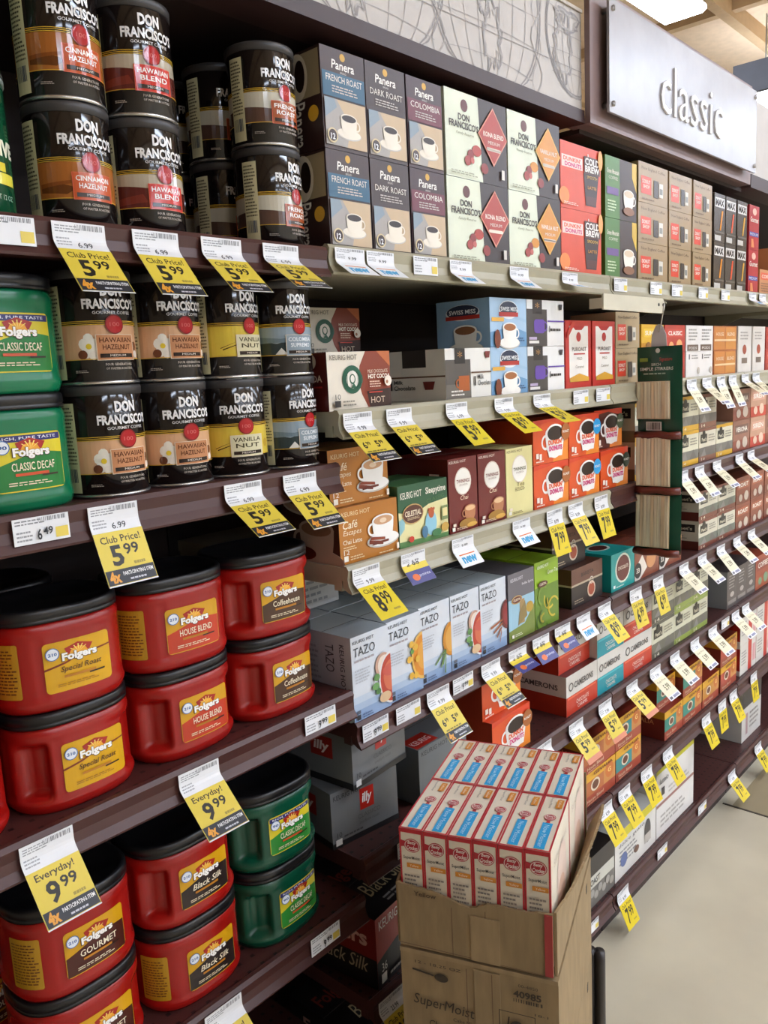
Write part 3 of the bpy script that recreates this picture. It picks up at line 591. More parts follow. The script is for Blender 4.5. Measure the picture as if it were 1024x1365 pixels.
for k in range(4): carton('tazo%d' % k, .0925, .135, .148, '#A9B3BC', tazo(k), tazo_side, cfront='#D5DBE2', ctop='#A9B3B9')
def lighthouse(A):
    A.p('front_print').rect(0, 0, 1, .62, '#9CC4D8').poly([(0, 0), (1, 0), (1, .45), (.6, .2), (0, .16)], '#7A8A3E').rect(.42, .22, .60, .58, '#A88A5A').poly([(.34, .2), (.7, .3), (.62, .55), (.4, .4)], '#8E7A4A').disc(.8, .42, .14, '#B8963A', .12)
    keurig(A, '#D8D4DC', .08, .55, .88, .05); A.p('emblem').disc(.30, .60, .20, '#C8A46A', .09).disc(.30, .60, .17, '#6A2E22', .07).text('CELESTIAL', .16, .585, .44, .62, '#F4E4C8', .02).p('lettering').text('India Spice', .5, .78, .94, .83, '#E8E4EC').rect(.08, .05, .16, .10, '#F4F0E4').micro(.2, .05, .5, .1, 2, '#E4E8D0')
def spice(A):
    A.p('front_print').rect(0, 0, 1, .62, '#6A8A2E'); rr_ = random.Random(5)
    for t in range(9): A.ring(rr_.uniform(.2, .85), rr_.uniform(.1, .5), rr_.uniform(.12, .28), .05, rr_.choice(['#C8B43A', '#4A6A22', '#A89A30', '#7E9A3A']), n=12, a0=rr_.uniform(0, 180), a1=rr_.uniform(200, 340))
    A.it = [(p_, h_, [(min(max(x, 0), A.w), min(max(y, 0), A.h)) for x, y in v_], f_, l_, m_) for p_, h_, v_, f_, l_, m_ in A.it]
    keurig(A, '#EEF4D8', .08, .55, .90, .05); A.p('lettering').text('Green Tea', .5, .78, .94, .84, '#F4F8E0').p('emblem').disc(.3, .66, .2, '#5A2E22', .07).text('CELESTIAL', .16, .645, .44, .68, '#F4E4C8', .02)
carton('lighth', .100, .14, .146, '#6E6A70', lighthouse, ctop='#5E5A60'); carton('spice', .099, .14, .150, '#94B82A', spice, ctop='#9CC22E')
def espr(A):
    A.p('front_print').rect(0, .60, 1, 1, '#6A4234').rect(0, .55, 1, .60, '#B8A890').p('lettering').text('BARISTA', .3, .74, .7, .84, '#3A241C', .02).micro(.08, .08, .4, .2, 2, '#B8A890').p('cup_picture').disc(.62, .32, .13, '#D9C4AE', .13).disc(.62, .32, .10, '#A8482A', .10).ring(.62, .55, .06, .012, '#E0D8CC')
def espr_side(A): A.p('side_print').rect(0, .60, 1, 1, '#5A382C').rect(0, .55, 1, .60, '#B8A890').p('cup_picture').disc(.35, .30, .2, '#C8B4A0', .14).disc(.35, .30, .16, '#7A3020', .10)
carton('espr', .155, .15, .094, '#2E2422', espr, espr_side, ctop='#553528')
def teal(A): A.p('emblem').disc(.5, .55, .33, '#D9E4D4', .30).disc(.5, .55, .28, '#6A2E2A', .26).text('CHOCOLATE', .28, .52, .72, .62, '#EBD9C6', .02).p('lettering').rect(.08, .08, .16, .16, '#EAF4F0').micro(.2, .06, .6, .12, 1, '#D6EEE8')
def tealtop(A): A.p('emblem').disc(.5, .5, .3, '#D9E4D4', .22).disc(.5, .5, .24, '#5A2A26', .17)
carton('teal', .128, .14, .096, '#1F9C98', teal, None, tealtop, ctop='#2AA8A2')
def brpic(A): A.p('front_print').rect(0, 0, 1, 1, '#8A4A34').poly([(0, .35), (.3, .75), (.5, .3), (.2, 0), (0, 0)], '#E4DCD0').disc(.12, .3, .14, '#2A2422').text('33', .06, .22, .18, .38, '#F4F0E8', .02).disc(.65, .5, .2, '#C88A5A', .16).disc(.85, .8, .14, '#D9A870', .1)
carton('brpic', .148, .14, .086, '#7A3E2C', brpic)
carton('peetw', .150, .14, .088, '#D3CDB8', peet('', '#7A4030', '#6E7468'), peet_side('#5E2A22'), ctop='#7A4030'); carton('starb', .135, .14, .088, '#8A4630', deco('#A85A3A', '#7A3A28', '#C8B8A8', 'ROAST'))
Z = .928; g = 'pod cartons on the fourth shelf'
tz = [('tazo0', 'pale tea carton with red fruit, leftmost of the five'), ('tazo1', 'pale tea carton with orange slices, second of the five'), ('tazo2', 'pale tea carton with golden half disc and leaves, middle one'), ('tazo0', 'pale tea carton with red fruit, fourth of the five'), ('tazo3', 'pale tea carton with dark red disc and cinnamon sticks')]
for i, (k, lb) in enumerate(tz):
    stack(k, .908 + i*.0955, Z, 1, lb, y=(.918, .924, .932, .932, .932)[i], group=g, deep=2)
carton('lowwhite', .14, .10, .075, '#C9CBCB', lambda A: A.p('lettering').micro(.1, .1, .9, .9, 5, '#8A8E92'), lambda A: A.p('lettering').micro(.1, .1, .9, .9, 5, '#8A8E92'))
stack('lowwhite', .925, Z+.1495, 1, 'white carton lying on the pale tea cartons, behind the yellow 8.99 tag', y=1.10, group=g)
stack('lighth', 1.392, Z, 1, 'grey tea carton with lighthouse picture', group=g, deep=2); stack('spice', 1.495, Z, 1, 'lime green tea carton with leaf picture', group=g, deep=2)
stack('espr', 1.675, Z, 1, 'dark espresso carton with brown lid band, lower', y=.945, group=g); stack('espr', 1.635, Z+.0955, 1, 'dark espresso carton with brown lid band, upper and shifted left', y=.97, group=g)
stack('teal', 1.853, Z, 1, 'bright teal chocolate coffee carton, front', group=g); stack('teal', 1.84, Z, 1, 'bright teal carton in the row behind, under packets', y=1.09, group=g)
stack('brpic', 1.985, Z, 1, 'brown picture carton below the green packets', group=g); stack('brpic', 2.137, Z, 1, 'brown picture carton, second right of the teal one', group=g)
stack('peetw', 2.415, Z, 2, 'white carton with maroon base, left stack past the packets', group=g); stack('peetw', 2.57, Z, 2, 'white carton with maroon base, middle stack', group=g)
stack('starb', 2.728, Z, 2, 'rust-brown carton at the right of the fourth shelf', group=g); stack('starb', 2.868, Z, 2, 'rust-brown carton at the right edge, fourth shelf', group=g); stack('starb', 3.01, Z, 2, 'rust-brown carton farthest along the fourth shelf', group=g)

# ---- fifth shelf
def illy(A):
    keurig(A, '#3A3A3C', .04, .45, .84, .09); A.p('emblem').rect(.42, .48, .63, .86, '#C0281E').text('illy', .45, .55, .60, .78, '#F4F0EE', .03, .15); A.p('lettering').text('CLASSICO', .38, .34, .72, .42, '#5E6062').text('medium roast', .40, .24, .70, .30, '#5E6062').rect(0, 0, 1, .10, '#1E1C1C').rect(.04, .04, .13, .15, '#E4E2E0').text('10', .06, .18, .13, .27, '#3A3A3C').micro(.16, .13, .5, .2, 1, '#4A4A4C')
def illy_side(A): A.p('emblem').rect(.35, .45, .70, .82, '#9A241C').text('illy', .40, .52, .65, .74, '#F4E4E0', .03, .15).p('side_print').rect(0, 0, 1, .12, '#1E1C1C')
carton('illy', .152, .15, .105, '#77797B', illy, illy_side, ctop='#6A6C6E', rough=.3)
def lav(A): keurig(A, '#3A3A3C', .06, .6, .86, .08)
def lavtop(A): A.p('emblem').rect(.02, .03, .45, .30, '#C03024').text('KEURIG', .06, .10, .40, .2, '#F4E4E0').disc(.55, .65, .15, '#8A2A26', .10)
carton('lav', .15, .16, .115, '#6E7376', lav, None, lavtop, ctop='#7C8184')
def camb(c1, c2):
    def f(A): A.p('front_print').rect(0, 0, 1, .47, c1).rect(.04, .40, .96, .45, c2).p('lettering').text('CAMERONS', .24, .62, .86, .78, '#4A4644', .02).ring(.14, .70, .07, .02, '#4A4644').text('CHOCOLATE', .3, .20, .7, .30, '#F6E4D8').text('CARAMEL', .34, .08, .66, .17, '#F6E4D8')
    return f
def camb_side(c1):
    def f(A): A.p('side_print').rect(0, 0, 1, .47, c1).p('lettering').text('CAMERONS', .2, .62, .86, .76, '#4A4644', .02)
    return f
carton('camr', .152, .16, .098, '#D3CFC8', camb('#C23A24', '#E06A4A'), camb_side('#A8321E'), ctop='#5A2420'); carton('camt', .142, .16, .098, '#D3CFC8', camb('#1F93A0', '#4AB4BC'), ctop='#1E6A74'); carton('camr2', .168, .16, .098, '#D3CFC8', camb('#C23A24', '#E06A4A'), ctop='#6A2420')
carton('peetg', .148, .14, .100, '#CFCDB4', peet('', '#5E5C4E', '#6E6C5E')); carton('peetg2', .124, .14, .100, '#CFCDB4', peet('', '#8FA04A', '#6E6C5E'))
def dkg(A): A.p('lettering').micro(.2, .5, .8, .9, 5, '#A8A29E').rect(.1, .1, .9, .2, '#8A8480').disc(.5, .35, .2, '#B8B0AA', .1)
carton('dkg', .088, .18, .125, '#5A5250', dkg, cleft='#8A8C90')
carton('rustbox', .15, .14, .12, '#A04A34', deco('#8E3A2A', '#A85A3E', '#7A9A7A', 'COFFEE'))
Z = .68; g = 'pod cartons on the fifth shelf'
put('illy', 'pod_carton', .985, 1.045, Z+.0006, 'grey pod carton with red square logo, lower of the tilted pair', 'box', g, -8)
put('illy', 'pod_carton', 1.003, 1.035, Z+.1065, 'grey pod carton with red square logo, upper of the tilted pair', 'box', g, 4)
put('illy', 'pod_carton', 1.02, 1.24, Z+.0006, 'grey pod carton hidden at the back behind the tilted pair', 'box', g)
put('lav', 'pod_carton', 1.178, 1.03, Z+.0006, 'grey pod carton with red corner on top, behind the cake mix', 'box', g)
stack('dunk1', 1.15, Z, 2, 'orange coffee carton behind the grey one, fifth shelf', y=1.13, group=g)
stack('dunk1', 1.318, Z, 2, 'orange coffee carton above the cake mix boxes', group=g, deep=1, dx=(0, -.004, 0), dy=(0, .02, 0)); 
stack('camr', 1.622, Z, 2, 'red and white pod carton with left side in view', group=g, dy=(0, .02, 0)); stack('camt', 1.776, Z, 2, 'teal and white pod carton between the red ones', group=g); stack('camr2', 1.920, Z, 2, 'red and white pod carton right of the teal ones', group=g)
stack('peetg', 2.092, Z, 2, 'olive and grey carton, left of three stacks', group=g); stack('peetg2', 2.243, Z, 2, 'olive and grey carton with green label, middle of three stacks', group=g); stack('peetg2', 2.370, Z, 2, 'olive and grey carton with green label, right of three stacks', group=g)
for i, x in enumerate((2.665, 2.756, 2.847)): stack('dkg', x, Z, 1, ('dark grey carton standing alone, pale side in view', 'dark grey carton, second from the gap', 'dark grey carton next to the rust one')[i], group=g)
stack('rustbox', 2.94, Z, 1, 'rust-coloured carton at the right edge, fifth shelf', group=g)

# ---- sixth shelf
def blk(A): A.p('front_print').poly([(0, 0), (1, 0), (1, .62), (.3, .50), (0, .38)], '#1C1614').p('lettering').text('KEURIG HOT', .05, .80, .55, .93, '#E8D8D0', .01).text('Folgers', .34, .58, .80, .78, '#F4ECE4', .03).text('Black Silk', .36, .36, .80, .50, '#E4D4A8', 0, .3).rect(.42, .18, .9, .28, '#C8803A').rect(.05, .05, .13, .18, '#E4E2DC').text('36', .06, .21, .14, .33, '#E4E2DC').micro(.18, .06, .4, .14, 1, '#B8B4AC')
def blktop(A): A.p('lettering').text('Folgers', .10, .55, .60, .78, '#8A3A2E', .02).text('Black Silk', .25, .22, .85, .42, '#C8B88E', 0, .3).micro(.3, .05, .9, .15, 2, '#8A847C')
def blkside(A): A.p('side_print').rect(0, 0, 1, .42, '#1C1614').p('lettering').text('Folgers', .2, .5, .9, .8, '#D8A89A', .03).text('Black Silk', .3, .2, .9, .4, '#B8A88A', 0, .3)
carton('fred', .20, .20, .140, '#7A1E18', blk, blkside, blktop, cfront='#9E2A1E', ctop='#1E1817'); 
def blk2(A): A.p('lettering').text('Black Silk', .42, .55, .95, .85, '#E4D4A8', 0, .3).rect(.5, .30, .98, .42, '#C8803A').rect(.06, .06, .14, .22, '#E4E2DC').text('24', .08, .26, .16, .42, '#E4E2DC').micro(.2, .06, .45, .16, 1, '#B8B4AC').rect(.5, .1, .98, .26, '#8A857C')
carton('fblk', .19, .20, .125, '#26201E', blk2, blkside, blktop, ctop='#1E1817')
def gev(c):
    def f(A): A.p('front_print').rect(0, .74, 1, 1, '#DDA62A').poly([(.62, .3), (1, .3), (1, .76), (.62, .76)], '#C88A4A').rect(0, .74, .62, .30, c).p('emblem').disc(.80, .66, .13, '#C8702E').text('G', .75, .58, .85, .74, '#F4D88A', .02).p('cup_picture').disc(.35, .55, .14, '#E4D4BC', .10).disc(.35, .55, .10, '#6A3A22', .07).p('lettering').text('GEVALIA', .30, .85, .90, .95, '#7A3A1E', .02).text('House Blend', .08, .12, .6, .22, '#F0D8B8').micro(.1, .04, .5, .1, 1, '#D8A888')
    return f
def gevside(A): A.p('side_print').rect(0, .74, 1, 1, '#CC962A').p('lettering').text('GEVALIA', .3, .5, .8, .66, '#C88A5A', .02).rect(.05, .3, .3, .6, '#A86A3A')
for k, w, c in (('gev0', .166, '#B86A3A'), ('gev1', .150, '#3A8A8A'), ('gev2', .128, '#3A8A7A'), ('gev3', .145, '#3A8A7A'), ('gev4', .14, '#C88A3A'), ('gev5', .150, '#B84A38')):
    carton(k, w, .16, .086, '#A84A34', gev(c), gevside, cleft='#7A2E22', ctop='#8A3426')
def whred(A): A.p('front_print').rect(.5, 0, .72, 1, '#C23A2E').p('lettering').micro(.08, .3, .42, .8, 5, '#9A948E').rect(.78, .2, .95, .8, '#D9A0A0')
def whredside(A): A.p('side_print').disc(1.0, .55, .4, '#B02A22', .25, 16, 90, 270)
carton('whred', .16, .16, .105, '#DDD8CF', whred, whredside)
Z = .407; g = 'pod cartons on the sixth shelf'
put('fred', 'pod_carton', 1.025, 1.036, Z+.0006, 'red and black pod carton near the bottom edge, left of the cardboard cases', 'box', g, 6)
put('fblk', 'pod_carton', 1.25, 1.04, Z+.0006, 'black pod carton mostly hidden behind the cardboard case', 'box', g)
stack('gev0', 1.702, Z, 2, 'yellow and brick-red pod carton beside the cake mix', group=g); stack('gev1', 1.872, Z, 2, 'yellow and brick-red carton, second right of the cake mix', group=g)
stack('gev2', 2.18, Z, 2, 'yellow and brick-red carton with side in view after the gap', group=g, dx=(0, -.01, 0), dy=(0, .02, 0)); stack('gev3', 2.312, Z, 2, 'yellow and brick-red carton, second after the gap', group=g)
stack('gev4', 2.462, Z, 1, 'yellow and brick-red carton, amber label, third after the gap', group=g); stack('gev5', 2.615, Z, 2, 'yellow and brick-red carton, last before the white ones', group=g)
stack('whred', 2.80, Z, 2, 'white carton with red stripe on the sixth shelf', group=g); stack('whred', 2.966, Z, 2, 'white carton with red stripe at the right edge', group=g)

# ---- bottom deck
def dolce(A): A.p('front_print').rect(0, .80, 1, 1, '#D4C81E').p('lettering').micro(.1, .25, .55, .6, 4, '#8A8A88').text('dolce gusto', .08, .64, .7, .74, '#4A4644').disc(.2, .35, .08, '#5A6A9A').p('machine_picture').disc(.78, .45, .08, '#3A3634', .14).rect(.70, .2, .86, .4, '#B8B2AA').disc(.5, .3, .06, '#6A4A3A', .04)
def dolce2(A): A.p('front_print').rect(0, .88, 1, 1, '#C8C428').rect(0, .42, 1, .46, '#9A6A62').p('lettering').micro(.1, .1, .8, .3, 3, '#A8A49E').text('lumio', .08, .72, .3, .80, '#4A4644').rect(.12, .55, .2, .66, '#3A3634').micro(.3, .5, .9, .62, 2, '#B8B4AE')
def silvb(A): A.p('front_print').rect(0, .38, 1, .62, '#C9C8BC').rect(0, 0, 1, .38, '#77736C').p('lettering').text('ROAST', .1, .43, .5, .56, '#3A3634', .02); [A.disc(.1 + .13*i, .2 + .08*(i % 2), .07, '#A8A49C', .07) for i in range(7)]
def silvtop(A): A.p('top_print').rect(.05, .1, .5, .3, '#B8B4A8').disc(.5, .6, .16, '#8A4A34', .12)
carton('dolce', .258, .19, .135, '#DAD8D2', dolce, ctop='#CFCDC6'); carton('dolce2', .27, .2, .225, '#DEDBD7', dolce2, ctop='#CFCDC6'); carton('silvb', .157, .2, .14, '#38332F', silvb, None, silvtop, ctop='#2A2624')
def bigw(A): A.p('front_print').rect(0, .62, 1, 1, '#3A3634').p('lettering').rect(.2, .1, .3, .5, '#A88A8A').micro(.4, .15, .9, .5, 4, '#8A8680')
carton('bigw', .2, .2, .2, '#CDCBC6', bigw)
Z = .12; g = 'large cartons on the bottom deck'
for k, x, y, lb in (('silvb', 1.703, .932, 'black and silver carton low beside the cake mix stack'), ('dolce', 1.864, .932, 'long white carton with lime top band, left and lower'), ('dolce2', 2.128, .932, 'large white carton with lime top edge, the taller one'), ('bigw', 2.89, .95, 'black and white carton at the right end of the bottom deck'), ('bigw', 2.46, 1.15, 'white carton set far back on the bottom deck'), ('silvb', 1.53, .932, 'black and silver carton behind the cart post'), ('silvb', 1.37, .932, 'black and silver carton low behind the cardboard cases'), ('fblk', .95, 1.0, 'black carton on the bottom deck left of the cases'), ('fblk', 1.16, 1.0, 'black carton on the bottom deck behind the cases')):
    stack(k, x, Z, 1, lb, y=y, group=g)

# ------------------------------------------------------------------ coffee cans
CR, CH = .0492, .139
def can(key, band, art, name1, name2, boxc, txt, strip=False, bottomband='#1D1614'):
    parts = []
    m = MB(); m.lathe([(CR-.002, .002), (CR, .004), (CR, CH-.012), (CR-.001, CH-.010)], M('#1C1513', .09), 56); parts.append(('can_body', m.mesh('can_body')))
    m = MB(); m.lathe([(CR-.004, 0), (CR+.0012, .0006), (CR+.0014, .003), (CR+.0004, .0044), (CR-.002, .0044)], M('#C9C7C4', .25, .9), 48); parts.append(('bottom_rim', m.mesh('bottom_rim')))
    m = MB(); m.lathe([(CR-.001, CH-.0125), (CR+.0010, CH-.012), (CR+.0014, CH-.003), (CR+.0004, CH-.0008), (CR-.003, CH-.0004), (CR-.005, CH-.0022), (.001, CH-.0022)], M('#3B3838', .4), 48); parts.append(('lid', m.mesh('lid')))
    Wd = 2*math.pi*CR; h = CH-.018; A = Flat(Wd, h, .10)
    A.p('colour_band').rect(0, .20, 1, .54, band); art(A)
    A.p('gold_line')
    for v in (.575, .558, .541, .20): A.rect(0, v, 1, v+.007, '#D9AE3A')
    c = .5
    A.p('lettering').text('DON', c-.045, .82, c+.045, .935, '#EDEBEA', .05).text("FRANCISCO'S", c-.115, .695, c+.115, .80, '#EDEBEA', .04).text('GOURMET COFFEE', c-.08, .645, c+.08, .675, '#D9D6D4', .01)
    A.p('seal').disc(c, .545, .038, '#7E1418').disc(c, .545, .033, '#B02026').text('100', c-.02, .525, c+.02, .565, '#D86A6A')
    A.p('name_plate').rect(c-.078, .19, c+.082, .445, '#E8D6BE' if txt != '#F8F4EE' else '#E06A50').rect(c-.075, .195, c+.079, .44, boxc).text(name1, c-.065, .365, c+.069, .415, txt, .015).text(name2, c-.055, .295, c+.06, .345, txt, .015).rect(c-.066, .215, c+.07, .255, '#2A1A16').text('MEDIUM', c-.03, .225, c+.035, .246, '#E8DCD0')
    A.p('small_print').text('FOUR GENERATIONS', c-.05, .135, c+.06, .16, '#C9BDB0').text('OF MASTER ROASTERS', c-.05, .095, c+.06, .118, '#C9BDB0').micro(c-.16, .07, c-.11, .1, 2, '#B8ACA0')
    A.p('fact_panel').rect(.23, .01, .30, .93, '#D6CFA6').micro(.235, .3, .292, .9, 16, '#5A5444', 4).bars(.24, .12, .29, .26, 9, '#4A5468')
    for k, me in A.build(lambda u, v, l: Vector(((CR + l) * math.sin((u - Wd/2)/CR), -(CR + l) * math.cos((u - Wd/2)/CR), .006 + v)), stepx=.006, lay=.00012).items(): parts.append((k, me))
    PROTO[key] = (parts, 2*CR, 2*CR, CH)
def a_cinn(A): A.p('picture').poly([(.30, .26), (.40, .24), (.44, .30), (.38, .34), (.30, .32)], '#6A3A18').poly([(.3, .30), (.42, .34), (.42, .37), (.3, .34)], '#8A4A1E').disc(.62, .34, .02, '#A8682E')
def a_hawb(A): A.p('picture').poly([(0, .20), (1, .20), (1, .40), (.7, .42), (.5, .38), (.3, .43), (0, .40)], '#5E2420').poly([(.25, .22), (.42, .26), (.40, .34), (.3, .30)], '#7A3026')
def a_frr(A): A.p('picture').poly([(0, .20), (1, .20), (1, .36), (.8, .35), (.6, .38), (.45, .35), (.3, .38), (.1, .35), (0, .36)], '#5A4238')
def a_haz(A):
    A.p('picture'); k = A.h/A.w
    for t in range(5): a = R(90+72*t); A.disc(.395 + .020*math.cos(a), .33 + .075*math.sin(a), .020, '#F4EDE0', .022, 10)
    A.disc(.395, .33, .011, '#E8C83A').disc(.37, .25, .018, '#6A3A22').disc(.41, .24, .017, '#F0E6DA').disc(.60, .33, .018, '#7A4A2E').disc(.605, .25, .014, '#F0E6DA')
def a_van(A): A.p('picture').poly([(.36, .27), (.43, .33), (.44, .345), (.36, .285)], '#4A2E14').poly([(.35, .29), (.42, .36), (.43, .37), (.35, .30)], '#5A3A1C').disc(.62, .33, .02, '#C8A43A')
def a_col(A): A.p('picture').poly([(0, .20), (1, .20), (1, .34), (.8, .40), (.65, .34), (.5, .42), (.38, .34), (.25, .40), (.1, .33), (0, .36)], '#2E3A3C').poly([(0, .38), (.2, .45), (.4, .40), (.6, .46), (.8, .42), (1, .45), (1, .40), (.6, .36), (0, .34)], '#6A7C88').poly([(.37, .21), (.40, .29), (.43, .21)], '#D9D6D0')
can('cinn', '#A8642C', a_cinn, 'CINNAMON', 'HAZELNUT', '#C2542C', '#F8F4EE'); can('hawb', '#B8AC98', a_hawb, 'HAWAIIAN', 'BLEND', '#C83028', '#F8F4EE')
can('frr', '#C8C2B0', a_frr, 'FRENCH', 'ROAST', '#A0502C', '#F8F4EE'); can('haz', '#D9A982', a_haz, 'HAWAIIAN', 'HAZELNUT', '#C4875E', '#5A2E1A')
can('van', '#D8BC44', a_van, 'VANILLA', 'NUT', '#D9D2AE', '#4A4230'); can('col', '#8C9CA8', a_col, 'COLOMBIA', 'SUPREMO', '#8A98A2', '#E6EAEE')
def cans(key, x, z, lb, y=.982, rot=(0, 0), n=2, dx=0):
    for k in range(n):
        put(key, 'coffee_can', x + k*dx, y, z + .0006 + k*(CH + .0008), lb + (', lower can' if k == 0 else ', upper can'), 'can', 'metal coffee cans on the left-hand bay', rot[k])
z1 = 1.69
cans('cinn', .541, z1, 'black coffee can with orange-brown hazelnut label', rot=(0, 4))
cans('hawb', .643, z1, 'black coffee can with red plate and cream band', rot=(0, -5))
cans('frr', .856, z1, 'black coffee can with rust plate and white band, front row', rot=(14, 2))
cans('frr', .856, z1, 'black coffee can with white band, second row in the dark gap', y=1.088, rot=(8, 4)); cans('frr', .850, z1, 'black coffee can with white band, third row in the dark gap', y=1.194, rot=(20, 15))
z2 = 1.364
cans('haz', .549, z2, 'black can with peach hazelnut band and white flower, left stack', rot=(4, 0)); cans('haz', .651, z2, 'black can with peach hazelnut band and white flower, right stack', rot=(-4, 2))
cans('van', .754, z2, 'black can with yellow vanilla nut band', rot=(-14, 8)); cans('col', .857, z2, 'black can with grey-blue mountain band', rot=(10, -2))
# green metal can at the far left of the top shelf
def gcan():
    parts = []; r_ = .058; h_ = .150
    m = MB(); m.lathe([(r_-.002, .002), (r_, .004), (r_, h_-.006), (r_-.002, h_-.004)], M('#0F4A2E', .12), 56); parts.append(('can_body', m.mesh('b')))
    m = MB(); m.lathe([(r_-.003, 0), (r_+.0014, .001), (r_+.0014, .004), (r_-.002, .005)], M('#C9C7C4', .25, .9), 48); parts.append(('bottom_rim', m.mesh('r')))
    m = MB(); m.lathe([(r_-.003, h_-.006), (r_+.0016, h_-.0055), (r_+.0016, h_-.001), (r_-.002, h_), (.001, h_-.001)], M('#B9C4BE', .35, .5), 48); parts.append(('lid', m.mesh('l')))
    Wd = 2*math.pi*r_; A = Flat(Wd, h_-.014, .2)
    A.p('emblem').disc(.55, .70, .05, '#D9D2C8').disc(.55, .70, .042, '#C2442E').disc(.55, .72, .03, '#E8A07A'); A.p('lettering').text('DECAF', .42, .42, .53, .55, '#E9E6C4', .03).text('NATIVE', .46, .42, .66, .55, '#EEE9D0', .05).rect(.48, .30, .60, .37, '#D9C92E').rect(.50, .20, .64, .29, '#E4D84A').text('NET WT 12 OZ', .50, .08, .62, .12, '#A8C8B0')
    for k, me in A.build(lambda u, v, l: Vector(((r_+l)*math.sin((u-Wd/2)/r_), -(r_+l)*math.cos((u-Wd/2)/r_), .007+v)), stepx=.006, lay=.00012).items(): parts.append((k, me))
    PROTO['gcan'] = (parts, 2*r_, 2*r_, h_)
gcan()
for k in range(2): put('gcan', 'coffee_can', .405, .984, z1 + .0006 + k*.1505, 'dark green metal coffee can at the left edge, %s' % ('lower', 'upper')[k], 'can', 'dark green metal cans')

# ------------------------------------------------------------------ plastic tubs
TW, TD = .0825, .070
def tub(key, col, dark, label_fn, H=.128, grip=True, sidepanel=False, tw=TW, td=TD):
    nA = 96; ex = 2.7
    def base_r(a):                                    # superellipse radius
        c, s_ = abs(math.cos(a)), abs(math.sin(a))
        return 1.0 / ((c/tw)**ex + (s_/td)**ex) ** (1/ex)
    def prof(t):                                      # profile along the height
        p = 1.0
        if t < .12: p = .94 + .06*math.sin(t/.12*math.pi/2)
        elif t < .18: p = 1.0 - .022*(t-.12)/.06
        elif t < .84: p = .978
        elif t < .90: p = .978 + .012*(t-.84)/.06
        else: p = .99 - .05*((t-.90)/.10)**2
        return p
    def rad(a, t):
        r0 = base_r(a)*prof(t); d = 0
        ad = (math.degrees(a) + 90 + 180) % 360 - 180     # 0 = front (-Y)
        def ss(x): x = max(0, min(1, x)); return x*x*(3-2*x)
        if grip and .12 < t < .88:
            for c0 in ((-52, 56) if not sidepanel else (150,)):
                q = ss((15-abs(ad-c0))/6.0) * ss((t-.14)/.10) * ss((.84-t)/.10); d = max(d, q*.016)
        for c0 in (-30, 34, -78):                          # moulded vertical ribs beside the panels
            if abs(ad-c0) < 2.2 and .14 < t < .86: d = max(d, .0014)
        return r0 - d
    hb = H - .018; nz = 30
    m = MB(); vs = []; fs = []
    for j in range(nz+1):
        t = j/nz
        for k in range(nA):
            a = 2*math.pi*k/nA; r_ = rad(a, t); vs.append((r_*math.cos(a), r_*math.sin(a), t*hb))
    for j in range(nz):
        for k in range(nA): fs.append((j*nA+k, j*nA+(k+1) % nA, (j+1)*nA+(k+1) % nA, (j+1)*nA+k))
    fs += [tuple(range(nA))[::-1], tuple(range(nz*nA, (nz+1)*nA))]
    m.add(vs, fs, M(col, .27), True); parts = [('tub_body', m.mesh('tub_body'))]
    m = MB(); vs = []; fs = []; lp = [(.93, hb+.0003), (.985, hb+.0003), (.985, hb+.004), (.97, hb+.005), (.99, hb+.006), (.985, H-.003), (.96, H-.0006), (.90, H-.0006), (.88, H-.003), (.02, H-.003)]
    for s_, z_ in lp:
        for k in range(nA): a = 2*math.pi*k/nA; r_ = base_r(a)*s_; vs.append((r_*math.cos(a), r_*math.sin(a), z_))
    for j in range(len(lp)-1):
        for k in range(nA): fs.append((j*nA+k, j*nA+(k+1) % nA, (j+1)*nA+(k+1) % nA, (j+1)*nA+k))
    fs += [tuple(range(nA))[::-1], tuple(range((len(lp)-1)*nA, len(lp)*nA))]
    m.add(vs, fs, M('#151416', .33), True); parts.append(('lid', m.mesh('lid')))
    # arc length table of the wall, so a flat label can be wrapped on it
    tab = [0.0]; angs = [-90.0]; px_, py_ = 0, -base_r(R(-90))
    for k in range(1, 361):
        a = R(-90 + k*.5); r_ = base_r(a)*.978; q = (r_*math.cos(a), r_*math.sin(a)); tab.append(tab[-1] + math.hypot(q[0]-px_, q[1]-py_) if k > 1 else base_r(R(-90))*.978*R(.5)); px_, py_ = q; angs.append(-90 + k*.5)
    def wrap(u):                                       # signed distance from the front centre -> angle
        s_ = abs(u); k = 0
        while k < 359 and tab[k+1] < s_: k += 1
        fr = (s_-tab[k])/max(1e-9, tab[k+1]-tab[k]); dg = k*.5 + fr*.5
        return R(-90 + (dg if u > 0 else -dg))
    def mk(A, uc, vb):
        def mp(u, v, l):
            a = wrap(u - A.w/2 + uc); t = (vb+v)/hb; r_ = base_r(a)*prof(t) + .0006 + l; return Vector((r_*math.cos(a), r_*math.sin(a), vb+v))
        return A.build(mp, stepx=.005, stepy=.02, lay=.00012)
    A = Flat(.084, hb*.57, .30); A.p('label'); label_fn(A)
    for k, me in mk(A, .008, hb*.20).items(): parts.append((k, me))
    if sidepanel:
        A = Flat(.042, hb*.62, .35); A.p('back_label').rrect(0, 0, 1, 1, .06, '#B98A1E').micro(.08, .08, .92, .92, 14, '#6A3A12')
        for k, me in mk(A, -.082, hb*.19).items(): parts.append((k, me))
    PROTO[key] = (parts, 2*tw, 2*td, H)
